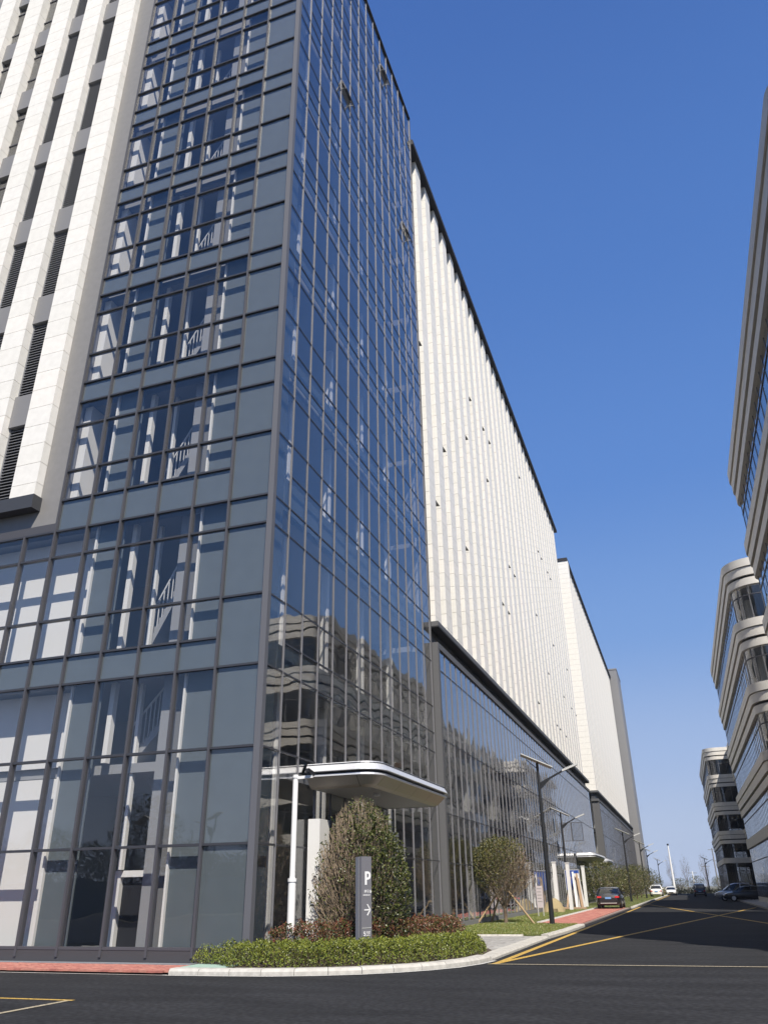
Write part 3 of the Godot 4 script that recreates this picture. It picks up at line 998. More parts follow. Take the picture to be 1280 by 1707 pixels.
func hedge(called: String, label: String, poly: PackedVector2Array, y0: float, h: float, n: int, shape: G, m: Material, tint: Callable) -> void:
	var t := thing(called, label, "hedge")
	var leaves := []
	var twigs := G.new()
	var bumps := FastNoiseLite.new()
	bumps.seed = 5
	bumps.frequency = 1.1
	var box := Rect2(poly[0], Vector2.ZERO)
	for p in poly:
		box = box.expand(p)
	while leaves.size() < n:
		var p := Vector2(rng.randf_range(box.position.x, box.end.x), rng.randf_range(box.position.y, box.end.y))
		if not Geometry2D.is_point_in_polygon(p, poly):
			continue
		var d := edge_distance(p, poly)
		var top := h * (0.86 + 0.35 * bumps.get_noise_2d(p.x * 2.2, p.y * 2.2)) * sqrt(clampf(0.12 + d / 0.3, 0, 1))
		var y := top * (1.0 - 0.75 * rng.randf() ** 2.4) if d > 0.18 else top * rng.randf_range(0.08, 1.0)
		y += maxf(0.0, rng.randfn(0.0, 0.018))
		var s := rng.randf_range(0.7, 1.3)
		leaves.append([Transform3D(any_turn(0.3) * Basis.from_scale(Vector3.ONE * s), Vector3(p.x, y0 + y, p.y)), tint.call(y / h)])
		if rng.randf() < 0.035:
			var q := Vector3(p.x, y0, p.y)
			twigs.tube([q, q + Vector3(rng.randf_range(-0.1, 0.1), top * 0.95, rng.randf_range(-0.1, 0.1))], [0.007, 0.003], 3, false)
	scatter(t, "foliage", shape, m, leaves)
	part(t, "stems", twigs, M.twig_dark).set_meta("kind", "stuff")

# a tree with limbs, bare twigs and leaves: lean tells where leaves sit (+ towards the side) and where twigs stand bare
func tree(called: String, label: String, at: Vector3, crown: Vector3, r: Vector3, leaves_n: int, twigs_n: int, leafy: Callable, c0: Color, c1: Color, trunk_r: float, stems: int, fork: float, leaf_l: float, group := "", twig_mat := "twig", cone := 0.0) -> Node3D:
	var t := thing(called, label, "tree", at, 0, group)
	var g := G.new()
	var tips := []
	var foot := Vector3(0, -0.03, 0)
	var top := Vector3(0, fork, 0)
	g.tube([foot, foot.lerp(top, 0.5) + Vector3(0.02, 0, 0.02), top], [trunk_r * 1.25, trunk_r, trunk_r * 0.9], 8)
	for i in stems:
		var a := TAU * (i + rng.randf_range(-0.3, 0.3)) / stems
		var far := crown + Vector3(cos(a) * r.x, r.y * rng.randf_range(-0.3, 0.5), sin(a) * r.z) * rng.randf_range(0.55, 0.8)
		var mid := top.lerp(far, 0.5) + Vector3(0, -0.12 * r.y, 0) + Vector3(rng.randf_range(-1, 1), 0, rng.randf_range(-1, 1)) * 0.08
		g.tube([top - Vector3(0, 0.04, 0), mid, far], [trunk_r * 0.6, trunk_r * 0.4, trunk_r * 0.12], 6)
		tips.append([top, mid, far])
		for k in 3:
			var b := mid.lerp(far, rng.randf_range(0.0, 0.8))
			var e := crown + Vector3(rng.randfn(), rng.randfn(0.3), rng.randfn()).normalized() * r * rng.randf_range(0.6, 0.95)
			g.tube([b, b.lerp(e, 0.5) + Vector3(0, -0.05, 0), e], [trunk_r * 0.3, trunk_r * 0.18, trunk_r * 0.06], 4, false)
			tips.append([b, b.lerp(e, 0.5), e])
	part(t, "trunk", g, M.bark)
	var tw := G.new()
	for i in twigs_n:
		var tip: Array = tips[rng.randi() % tips.size()]
		var d := Vector3(rng.randfn(), rng.randfn(), rng.randfn()).normalized() * pow(rng.randf(), 0.33)
		var e := crown + d * r * Vector3(1 - cone * d.y, 1, 1 - cone * d.y)
		if rng.randf() > 1.15 - leafy.call(d) * 0.8:
			continue
		var s: Vector3 = e + (crown - Vector3(0, r.y * 1.2, 0) - e).normalized() * rng.randf_range(0.25, 0.6) * r.y * 0.6 + Vector3(rng.randfn(), 0, rng.randfn()) * 0.05
		tw.tube([s, s.lerp(e, 0.5) + Vector3(rng.randfn(), rng.randfn(), rng.randfn()) * 0.035, e], [0.011, 0.008, 0.003], 3, false)
	if cone > 0:
		# last year's shoots standing up out of the clipped crown
		for i in 170:
			var a := rng.randf() * TAU
			var q := sqrt(rng.randf()) * 0.8
			var e := crown + Vector3(cos(a) * q * r.x * 0.75, r.y * sqrt(1 - q * q) * 0.98, sin(a) * q * r.z * 0.75)
			tw.tube([e - Vector3(0, 0.3, 0), e + Vector3(rng.randfn() * 0.02, rng.randf_range(0.02, 0.16), rng.randfn() * 0.02)], [0.009, 0.003], 3, false)
	if twigs_n:
		part(t, "twigs", tw, M[twig_mat]).set_meta("kind", "stuff")
	var list := []
	var clump := FastNoiseLite.new()
	clump.seed = int(absf(at.x * 13 + at.z * 7)) + 3
	clump.frequency = 1.6 / r.x
	var tries := 0
	while list.size() < leaves_n and tries < leaves_n * 8:
		tries += 1
		var d := Vector3(rng.randfn(), rng.randfn(), rng.randfn()).normalized() * pow(rng.randf(), 0.28)
		if rng.randf() > leafy.call(d):
			continue
		var p := crown + d * r * (1.0 + 0.16 * clump.get_noise_3d(d.x * r.x * 2.5, d.y * r.y * 2.5, d.z * r.z * 2.5))
		if clump.get_noise_3d(p.x * 2, p.y * 2 + 40, p.z * 2) < -0.22:
			continue
		p = crown + (p - crown) * Vector3(1 - cone * d.y, 1, 1 - cone * d.y)
		list.append([Transform3D(any_turn() * Basis.from_scale(Vector3.ONE * rng.randf_range(0.65, 1.3)), p), c0.lerp(c1, rng.randf())])
	if list.size():
		scatter(t, "crown", leaf_shape(leaf_l, leaf_l * 0.24), M.leaf, list)
	return t

func planting() -> void:
	var ins := inset(KERB, 0.36)
	var green := PackedVector2Array([Vector2(-1.25, 0.45), Vector2(-0.95, 0.60), Vector2(-0.35, 0.74)])
	green.append(Vector2(0.25, 1.32))
	for i in range(2, 10):
		green.append(ins[i])
	green.append_array(PackedVector2Array([Vector2(4.76, -3.9), Vector2(4.55, -4.9), Vector2(4.1, -5.2), Vector2(3.7, -4.2), Vector2(3.2, -2.9), Vector2(2.5, -1.75), Vector2(1.6, -0.85), Vector2(0.7, -0.2), Vector2(0.0, 0.16), Vector2(-1.1, 0.16)]))
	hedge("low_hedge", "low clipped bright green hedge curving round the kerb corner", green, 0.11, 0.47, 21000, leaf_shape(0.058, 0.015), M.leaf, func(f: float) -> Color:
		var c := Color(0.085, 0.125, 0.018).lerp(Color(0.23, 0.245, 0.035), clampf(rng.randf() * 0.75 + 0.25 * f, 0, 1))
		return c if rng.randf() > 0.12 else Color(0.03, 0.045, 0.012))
	var red := PackedVector2Array([Vector2(0.12, 0.02), Vector2(0.7, -0.25), Vector2(1.6, -0.95), Vector2(2.45, -1.85), Vector2(3.1, -3.0), Vector2(3.6, -4.2), Vector2(3.95, -5.3), Vector2(3.7, -6.5), Vector2(2.6, -6.6), Vector2(2.3, -4.4), Vector2(1.7, -2.9), Vector2(1.0, -2.0), Vector2(0.15, -1.3)])
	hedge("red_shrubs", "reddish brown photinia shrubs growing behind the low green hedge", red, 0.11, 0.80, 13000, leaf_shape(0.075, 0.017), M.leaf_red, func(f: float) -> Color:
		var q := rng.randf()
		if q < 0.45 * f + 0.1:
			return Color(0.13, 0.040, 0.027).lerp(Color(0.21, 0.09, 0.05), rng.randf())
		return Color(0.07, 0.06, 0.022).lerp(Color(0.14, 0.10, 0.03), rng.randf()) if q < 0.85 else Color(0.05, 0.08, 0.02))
	var side := Vector3(0.945, 0, -0.326)
	tree("clipped_tree", "rounded half bare tree behind the parking sign post", Vector3(1.62, 0.11, -3.1), Vector3(0, 1.85, 0), Vector3(1.36, 1.95, 1.3), 9500, 2500,
		func(d: Vector3) -> float: return clampf(0.42 + 0.75 * d.dot(side) + 0.10 * d.y, 0.10, 1.0), Color(0.022, 0.038, 0.010), Color(0.12, 0.13, 0.03), 0.07, 7, 0.35, 0.09, "", "twig", 0.24)
	var st := tree("staked_tree", "small round tree propped by three wooden stakes on the lawn", Vector3(1.5, 0.10, -22.8), Vector3(0.0, 2.42, 0), Vector3(1.62, 1.42, 1.5), 7000, 1900,
		func(d: Vector3) -> float: return clampf(0.30 - 0.75 * d.dot(side) + 0.55 * d.y, 0.03, 1.0), Color(0.03, 0.045, 0.012), Color(0.16, 0.145, 0.04), 0.085, 6, 0.62, 0.10)
	for a in [[-1.25, 0.6], [-0.85, -0.6], [1.45, 0.55]]:
		var g := G.new()
		g.tube([Vector3(a[0], -0.02, a[1]), Vector3(a[0] * 0.10, 1.5, a[1] * 0.10)], [0.05, 0.045], 6)
		part(st, "stake", g, M.stake_wood)
	var g := G.new()
	g.plate(PackedVector2Array([Vector2(-0.5, -0.4), Vector2(0.5, -0.4), Vector2(0.65, 0), Vector2(0.5, 0.4), Vector2(-0.5, 0.4), Vector2(-0.65, 0)]), 0.012)
	part(st, "root_cover", g, M.manhole_green)
	# the trees further down the verge
	var spots := [[2.6, -62.0, 1.8, 3.6, "dense olive tree on the verge just beyond the black sedan"], [3.1, -68.5, 1.9, 3.5, "brownish tree on the verge, second beyond the black sedan"], [3.4, -88.0, 2.0, 3.8, "dark green tree between the third and fourth street lamps"], [3.6, -97.0, 2.1, 4.0, "bushy green tree on the verge before the fourth street lamp"], [3.4, -112.0, 2.2, 4.4, "tall dark tree on the verge behind the white parked car"], [3.6, -140.0, 2.3, 4.4, "last round tree of the verge near the road's end"]]
	for s in spots:
		tree("verge_tree", s[4], Vector3(s[0], 0.1, s[1]), Vector3(0, s[3] * 0.55, 0), Vector3(s[2], s[3] * 0.47, s[2]), 2600, 300, func(d: Vector3) -> float: return clampf(0.7 - 0.3 * d.dot(side), 0.1, 1.0), Color(0.03, 0.045, 0.012), Color(0.13, 0.125, 0.035), 0.08, 5, 0.6, 0.16, "verge trees along the white wings")
	# the scrubby line of trees where the road ends
	var names := ["thin bare grey tree on the horizon at the road's end", "low green scrub tree on the horizon at the road's end"]
	for i in 26:
		var x := -8.0 + 3.1 * i + rng.randf_range(-1, 1)
		var z := -255.0 - rng.randf_range(0, 50)
		var bare := i % 2 == 0
		var h := rng.randf_range(8.0, 12.0) if bare else rng.randf_range(3.5, 6.0)
		tree("horizon_tree", names[0] if bare else names[1], Vector3(x, -0.06, z), Vector3(0, h * 0.62, 0), Vector3(2.0, h * 0.42, 2.0) if bare else Vector3(2.6, h * 0.42, 2.6), 40 if bare else 700, 260 if bare else 40, func(_d: Vector3) -> float: return 0.3 if bare else 0.8, Color(0.05, 0.065, 0.025), Color(0.13, 0.12, 0.05), 0.10, 5, h * 0.25, 0.3, "bare trees on the horizon" if bare else "scrub trees on the horizon", "twig_dark")
	for i in 9:
		var s := thing("road_end_shrub", "rough straw and green shrub behind the end of the road", "shrub", Vector3(2.0 + 3.0 * i, -0.05, -183.0 - 2.0 * (i % 3)), 0, "shrubs behind the end of the road")
		var l := []
		for k in 500:
			var d := Vector3(rng.randfn(), absf(rng.randfn()), rng.randfn()).normalized() * pow(rng.randf(), 0.4)
			l.append([Transform3D(any_turn(), Vector3(d.x * 2.0, d.y * 1.3, d.z * 1.2)), Color(0.09, 0.10, 0.03).lerp(Color(0.30, 0.25, 0.11), rng.randf())])
		scatter(s, "foliage", leaf_shape(0.28, 0.07), M.leaf, l)
		var sg := G.new()
		for k in 5:
			sg.tube([Vector3(0, -0.02, 0), Vector3(rng.randf_range(-1, 1), 0.9, rng.randf_range(-0.6, 0.6))], [0.03, 0.01], 4)
		part(s, "stem", sg, M.bark)

# ---------------------------------------------------------------- street furniture
func street_lamp() -> Node3D:
	var t := thing("street_lamp", "black solar street lamp on the lawn beside the staked tree", "street lamp", Vector3(3.89, 0.1, -21.5), 0, "solar street lamps along the verge")
	var g := G.new()
	g.box(Vector3(-0.17, -0.01, -0.17), Vector3(0.17, 0.03, 0.17))
	part(t, "base_plate", g, M.lamp_black)
	g = G.new()
	g.tube([Vector3(0, 0.02, 0), Vector3(0, 3.5, 0), Vector3(0, 7.0, 0)], [0.115, 0.09, 0.06], 12)
	part(t, "pole", g, M.lamp_black)
	g = G.new()
	g.bar(Vector3(0.03, 6.05, 0), Vector3(1.25, 6.62, 0), 0.06, 0.09)
	g.hexa([Vector3(0.05, 5.78, 0.02), Vector3(0.62, 6.30, 0.02), Vector3(0.62, 6.30, -0.02), Vector3(0.05, 5.78, -0.02), Vector3(0.05, 6.06, 0.02), Vector3(0.62, 6.32, 0.02), Vector3(0.62, 6.32, -0.02), Vector3(0.05, 6.06, -0.02)])
	part(t, "arm", g, M.lamp_black)
	g = G.new()
	g.hexa([Vector3(1.18, 6.56, 0.07), Vector3(1.92, 6.82, 0.10), Vector3(1.92, 6.82, -0.10), Vector3(1.18, 6.56, -0.07), Vector3(1.18, 6.66, 0.06), Vector3(1.92, 6.90, 0.09), Vector3(1.92, 6.90, -0.09), Vector3(1.18, 6.66, -0.06)])
	for k in 7:
		var p := Vector3(1.36 + 0.085 * k, 6.71 + 0.029 * k, 0)
		g.box(p + Vector3(-0.012, -0.01, -0.085), p + Vector3(0.012, 0.035, 0.085))
	part(t, "lamp_head", g, M.lamp_silver)
	g = G.new()
	g.bar(Vector3(0, 6.75, 0), Vector3(-0.52, 7.22, 0), 0.04, 0.04)
	g.bar(Vector3(0, 6.95, 0), Vector3(0.0, 7.06, 0), 0.09, 0.09)
	part(t, "panel_bracket", g, M.lamp_black)
	g = G.new()
	var tilt := Transform3D(Basis(Vector3.UP, 0.25) * Basis(Vector3.BACK, -0.42), Vector3(-0.05, 7.10, 0))
	var pl := G.new()
	pl.box(Vector3(-0.80, 0, -0.36), Vector3(0.80, 0.04, 0.36))
	g.add(pl, tilt)
	var sp := part(t, "solar_panel", g, M.lamp_silver)
	pl = G.new()
	pl.box(Vector3(-0.77, 0.042, -0.33), Vector3(0.77, 0.048, 0.33))
	g = G.new()
	g.add(pl, tilt)
	part(sp, "solar_cells", g, M.solar_cell)
	return t

func letters(parent: Node3D, called: String, text: String, size: float, at: Vector3, font: Font, m: Material) -> MeshInstance3D:
	var tm := TextMesh.new()
	tm.text = text
	tm.font = font
	tm.font_size = 64
	tm.pixel_size = size / 64.0
	tm.depth = 0.004
	return put(parent, called, tm, m, at)

# characters of the sign as brush strokes: x0, y0, x1, y1 in a unit square
const STOP := [[0.25, 0.95, 0.05, 0.6], [0.16, 0.7, 0.16, 0.02], [0.35, 0.86, 0.98, 0.86], [0.66, 0.98, 0.66, 0.86], [0.45, 0.74, 0.88, 0.74], [0.45, 0.58, 0.88, 0.58], [0.45, 0.74, 0.45, 0.58], [0.88, 0.74, 0.88, 0.58], [0.34, 0.46, 0.98, 0.46], [0.42, 0.32, 0.9, 0.32], [0.66, 0.32, 0.66, 0.03]]
const VEHICLE := [[0.1, 0.86, 0.9, 0.86], [0.45, 0.98, 0.2, 0.56], [0.2, 0.56, 0.85, 0.56], [0.05, 0.3, 0.96, 0.3], [0.52, 0.7, 0.52, 0.02]]
const FIELD := [[0.03, 0.66, 0.38, 0.66], [0.2, 0.92, 0.2, 0.2], [0.02, 0.14, 0.4, 0.26], [0.45, 0.88, 0.85, 0.88], [0.85, 0.88, 0.5, 0.58], [0.5, 0.58, 0.95, 0.58], [0.95, 0.58, 0.86, 0.04], [0.7, 0.58, 0.42, 0.12], [0.84, 0.58, 0.6, 0.06]]
const NUMBER := [[0.25, 0.94, 0.75, 0.94], [0.25, 0.7, 0.75, 0.7], [0.25, 0.94, 0.25, 0.7], [0.75, 0.94, 0.75, 0.7], [0.05, 0.5, 0.95, 0.5], [0.35, 0.5, 0.3, 0.28], [0.3, 0.28, 0.8, 0.28], [0.8, 0.28, 0.7, 0.03]]
const STOREY := [[0.03, 0.72, 0.4, 0.72], [0.22, 0.96, 0.22, 0.03], [0.22, 0.66, 0.04, 0.3], [0.45, 0.74, 0.98, 0.74], [0.7, 0.96, 0.7, 0.5], [0.52, 0.94, 0.6, 0.82], [0.9, 0.94, 0.8, 0.82], [0.42, 0.36, 0.98, 0.36], [0.62, 0.5, 0.52, 0.2], [0.52, 0.2, 0.9, 0.04], [0.84, 0.36, 0.48, 0.04]]

func strokes(parent: Node3D, list: Array, size: float, at: Vector3) -> void:
	for i in list.size():
		var g := G.new()
		for s in list[i]:
			g.bar(Vector3(s[0], s[1], 0) * size, Vector3(s[2], s[3], 0) * size, size * 0.10, 0.004, Vector3.BACK)
		part(parent, "lettering", g, M.sign_white, at + Vector3(i * size * 1.12, 0, 0))

func furniture() -> void:
	var lamp := street_lamp()
	for s in [[0.95, -51.0, "black solar street lamp standing beside the second entrance canopy"], [3.9, -80.0, "black solar street lamp just behind the black sedan"], [4.4, -106.0, "black solar street lamp, third down the verge from the sedan"], [4.2, -131.0, "black solar street lamp beside the white parked cars"], [4.3, -185.0, "distant black solar street lamp at the road's end"], [14.4, -186.0, "distant black solar street lamp beside the far banded block"]]:
		copy(lamp, "street_lamp", s[2], Vector3(s[0], 0.1 if s[1] > -170 else -0.06, s[1]))
	# the sign
	var t := thing("parking_sign", "grey parking direction pillar with a white P and arrow", "sign", Vector3(2.42, 0.11, -1.45), deg_to_rad(64))
	bx(t, "pillar", Vector3(-0.17, -0.02, -0.10), Vector3(0.17, 2.26, 0.0), M.sign_grey)
	bx(t, "pillar_side", Vector3(-0.168, -0.02, -0.22), Vector3(0.168, 2.25, -0.108), M.sign_side)
	bx(t, "edge_strip", Vector3(-0.172, 0.0, -0.1075), Vector3(0.172, 2.255, -0.1005), M.lamp_silver)
	bx(t, "divider", Vector3(-0.155, 0.66, 0.0005), Vector3(0.155, 0.675, 0.006), M.lamp_silver)
	var f := SystemFont.new()
	f.font_names = PackedStringArray(["Droid Sans"])
	f.font_weight = 700
	letters(t, "letter", "P", 0.42, Vector3(0.03, 1.76, 0.003), f, M.sign_white)
	strokes(t, [STOP, VEHICLE, FIELD], 0.075, Vector3(-0.08, 1.43, 0.004))
	letters(t, "lettering", "PARKING LOT", 0.036, Vector3(0.0, 1.385, 0.003), f, M.sign_white)
	letters(t, "lettering", "5", 0.13, Vector3(-0.07, 0.545, 0.003), f, M.sign_white)
	strokes(t, [NUMBER, STOREY], 0.062, Vector3(-0.02, 0.535, 0.004))
	letters(t, "lettering", "BUILDING", 0.026, Vector3(0.045, 0.51, 0.003), f, M.sign_white)
	var g := G.new()
	g.bar(Vector3(-0.08, 1.06, 0.004), Vector3(0.115, 1.06, 0.004), 0.006, 0.026, Vector3.UP)
	g.bar(Vector3(0.02, 1.18, 0.004), Vector3(0.125, 1.055, 0.004), 0.026, 0.006, Vector3.BACK)
	g.bar(Vector3(0.125, 1.065, 0.004), Vector3(0.02, 0.94, 0.004), 0.026, 0.006, Vector3.BACK)
	part(t, "arrow", g, M.sign_white)
	# the camera pole
	t = thing("camera_pole", "white surveillance camera pole rising out of the hedge", "pole", Vector3(0.62, 0.10, -0.95))
	g = G.new()
	g.tube([Vector3(0, 0, 0), Vector3(0, 1.72, 0)], [0.098, 0.098], 14)
	g.tube([Vector3(0, 1.72, 0), Vector3(0, 1.80, 0)], [0.115, 0.115], 14)
	part(t, "lower_pole", g, M.pole_white)
	g = G.new()
	g.tube([Vector3(0, 1.79, 0), Vector3(0, 4.20, 0)], [0.072, 0.072], 14)
	g.tube([Vector3(0, 4.20, 0), Vector3(0, 4.28, 0)], [0.09, 0.07], 14)
	part(t, "upper_pole", g, M.pole_white)
	g = G.new()
	g.bar(Vector3(0.05, 4.20, 0), Vector3(0.48, 4.22, -0.02), 0.07, 0.07)
	part(t, "arm", g, M.pole_white)
	g = G.new()
	g.bar(Vector3(0.40, 4.36, 0.16), Vector3(0.46, 4.28, -0.10), 0.10, 0.10)
	g.bar(Vector3(0.45, 4.24, -0.02), Vector3(0.43, 4.32, 0.02), 0.04, 0.04)
	part(t, "camera", g, M.lamp_black)
	canopy("entrance_canopy", "curved silver canopy over the glass tower's entrance", 0.05, 2.35, -2.75, -10.5, 4.92)
	canopy("entrance_canopy", "pale canopy over the second entrance behind the debris", 0.38, 2.2, -64.0, -75.0, 4.55)
	canopy("entrance_canopy", "pale canopy on the wing's last bays beyond the second entrance", 0.38, 2.2, -77.5, -84.5, 4.4)
	# the entrance portal
	t = thing("entrance_portal", "pale grey entrance columns and glass doors under the silver canopy", "portal", Vector3(0, 0, 0))
	bx(t, "column", Vector3(0.06, 0.1, -3.75), Vector3(0.42, 3.45, -3.05), M.white_pvc)
	bx(t, "column", Vector3(0.06, 0.1, -10.1), Vector3(0.42, 3.45, -9.6), M.white_pvc)
	bx(t, "header", Vector3(0.10, 2.95, -9.595), Vector3(0.36, 3.3, -3.755), M.mullion_dark)
	for k in 5:
		var z := -3.755 - 1.168 * k
		bx(t, "door_frame", Vector3(0.16, 0.12, z - 0.06), Vector3(0.26, 2.948, z - 0.002), M.mullion_dark)
		put(t, "door_pane", pane_shape(1.1, 2.78).mesh(), M.glass_street, Vector3(0.21, 1.53, z - 0.62), PI / 2)
	# what is left of the building work at the second entrance
	t = thing("white_post", "white boxed post leaning beside the building debris", "post", Vector3(1.15, 0.1, -43.0), 0, "white posts by the debris")
	bx(t, "shaft", Vector3(-0.13, 0, -0.13), Vector3(0.13, 3.1, 0.13), M.white_pvc)
	bx(t, "cap", Vector3(-0.16, 3.1, -0.16), Vector3(0.16, 3.16, 0.16), M.white_pvc)
	copy(t, "white_post", "white boxed post on the kerb side of the debris", Vector3(1.7, 0.1, -46.0))
	copy(t, "white_post", "white post at the dark doorway beside the black sedan", Vector3(1.6, 0.1, -57.0))
	t = thing("timber_pile", "pile of timber boards leaning among the building debris", "timber", Vector3(1.75, 0.1, -49.0))
	for k in 14:
		g = G.new()
		var x := rng.randf_range(-0.7, 0.6)
		var z := rng.randf_range(-0.5, 0.7)
		g.bar(Vector3(x, 0, z), Vector3(x * 0.6 + rng.randf_range(-0.15, 0.15), rng.randf_range(1.4, 2.6), z * 0.3 - 0.2), 0.14, 0.035, Vector3.BACK)
		part(t, "board", g, M.timber if k % 3 else M.white_pvc)
	bx(t, "pallet", Vector3(-0.9, 0.0, 0.72), Vector3(0.8, 0.14, 1.5), M.timber)
	t = thing("blue_tarpaulin", "blue tarpaulin hung over the building debris", "tarpaulin", Vector3(1.45, 0.1, -49.8))
	g = G.new()
	for i in 8:
		var a := -0.45 + 0.13 * i
		var b := a + 0.13
		var pa := 0.10 * sin(i * 1.9)
		var pb := 0.10 * sin((i + 1) * 1.9)
		g.hexa([Vector3(a, 1.3 + pa * 0.5, pa), Vector3(b, 1.3 + pb * 0.5, pb), Vector3(b, 1.3 + pb * 0.5, pb - 0.02), Vector3(a, 1.3 + pa * 0.5, pa - 0.02), Vector3(a, 2.7, pa * 0.4), Vector3(b, 2.7, pb * 0.4), Vector3(b, 2.7, pb * 0.4 - 0.02), Vector3(a, 2.7, pa * 0.4 - 0.02)])
	part(t, "cloth", g, M.tarp_blue)
	g = G.new()
	g.bar(Vector3(-0.5, 0, -0.05), Vector3(-0.5, 2.75, -0.05), 0.05, 0.05)
	g.bar(Vector3(0.62, 0, -0.05), Vector3(0.62, 2.75, -0.05), 0.05, 0.05)
	g.bar(Vector3(-0.5, 2.72, -0.05), Vector3(0.62, 2.72, -0.05), 0.05, 0.05)
	part(t, "frame", g, M.lamp_silver)
	t = thing("rubble_mound", "brown rubble mound on the grass by the white posts", "mound", Vector3(1.2, 0.09, -40.6))
	g = G.new()
	var mound := []
	for i in 5:
		var ringp := []
		for k in 12:
			var a := TAU * k / 12
			var rr := 0.75 * cos(i * PI / 9) * rng.randf_range(0.8, 1.15)
			ringp.append(Vector3(cos(a) * rr, 0.85 * sin(i * PI / 9) * rng.randf_range(0.85, 1.1) - 0.03, sin(a) * rr))
		mound.append(ringp)
	part(t, "rubble", loft(mound, true), M.rock)
	t = thing("notice_board", "pale notice board standing on the lawn before the first lamp", "notice board", Vector3(1.62, 0.1, -32.6), 0.5)
	bx(t, "board", Vector3(-0.20, 0.45, -0.02), Vector3(0.20, 1.6, 0.02), M.notice_grey)
	bx(t, "leg", Vector3(-0.18, -0.02, -0.015), Vector3(-0.14, 0.45, 0.015), M.lamp_silver)
	bx(t, "leg", Vector3(0.14, -0.02, -0.015), Vector3(0.18, 0.45, 0.015), M.lamp_silver)
	for k in 5:
		bx(t, "text_line", Vector3(-0.15, 0.75 + 0.17 * k, 0.021), Vector3(0.13 - 0.03 * (k % 2), 0.79 + 0.17 * k, 0.024), M.panel_grey)
	# mast and poles on the horizon
	t = thing("white_mast", "tall white lighting mast at the end of the road", "mast", Vector3(6.9, -0.06, -200.0))
	g = G.new()
	g.tube([Vector3(0, 0, 0), Vector3(0, 5.0, 0), Vector3(0, 10.7, 0)], [0.27, 0.23, 0.14], 10)
	part(t, "shaft", g, M.pole_white)
	g = G.new()
	g.tube([Vector3(0, 10.6, 0), Vector3(0, 10.95, 0)], [0.28, 0.18], 8)
	part(t, "lamp_crown", g, M.lamp_black)
	for s in [[12.4, -330.0, 6.5, "short pale pole far beyond the road's end"], [17.8, -345.0, 9.0, "slim pale pole far beyond the road's end, before the utility poles"], [21.4, -345.0, 15.0, "tall utility pole on the horizon with a crossarm"], [22.6, -350.0, 11.0, "slim utility pole close to the far banded block"]]:
		t = thing("utility_pole", s[3], "pole", Vector3(s[0], -0.06, s[1]), 0, "poles on the horizon")
		g = G.new()
		g.tube([Vector3.ZERO, Vector3(0, s[2], 0)], [0.32, 0.2], 8)
		part(t, "shaft", g, M.pole_white if s[0] < 14 else M.panel_grey)
		g = G.new()
		g.bar(Vector3(-1.6, s[2] - 0.6, 0), Vector3(1.6, s[2] - 0.6, 0), 0.2, 0.2)
		part(t, "crossarm", g, M.panel_grey)
	# behind the viewer, mirrored in the tower's glass
	t = thing("hoarding", "long grey site hoarding behind the crossing road", "hoarding", Vector3(-25, 0, 40))
	for k in 36:
		bx(t, "board", Vector3(-45 + 2.5 * k, -0.07, -0.03), Vector3(-45 + 2.5 * k + 2.48, 2.65, 0.03), M.hoarding)
	for s in [[-34.3, 44.0, 9.6, 2.9], [-30.5, 45.0, 6.2, 2.4], [-24.5, 44.0, 5.0, 2.0], [-20.0, 46.0, 6.6, 2.6], [-39.5, 45.0, 6.0, 2.8], [-45.0, 44.5, 7.6, 3.0], [-15.0, 46.0, 5.4, 2.4], [-27.4, 44.5, 4.8, 2.0], [-51.0, 45.0, 6.5, 2.8]]:
		tree("street_tree", "dark broad tree behind the hoarding across the crossing road", Vector3(s[0], -0.06, s[1]), Vector3(0, s[2] * 0.62, 0), Vector3(s[3], s[2] * 0.40, s[3]), 2600, 60, func(_d: Vector3) -> float: return 0.8, Color(0.03, 0.045, 0.014), Color(0.07, 0.085, 0.025), 0.16, 6, s[2] * 0.3, 0.26, "trees behind the hoarding")
	for s in [[-24.4, "black solar street lamp before the site hoarding, right of the other"], [-31.2, "black solar street lamp before the site hoarding, by the tallest tree"]]:
		copy(lamp, "street_lamp", s[1], Vector3(s[0], -0.06, 38.5), PI)

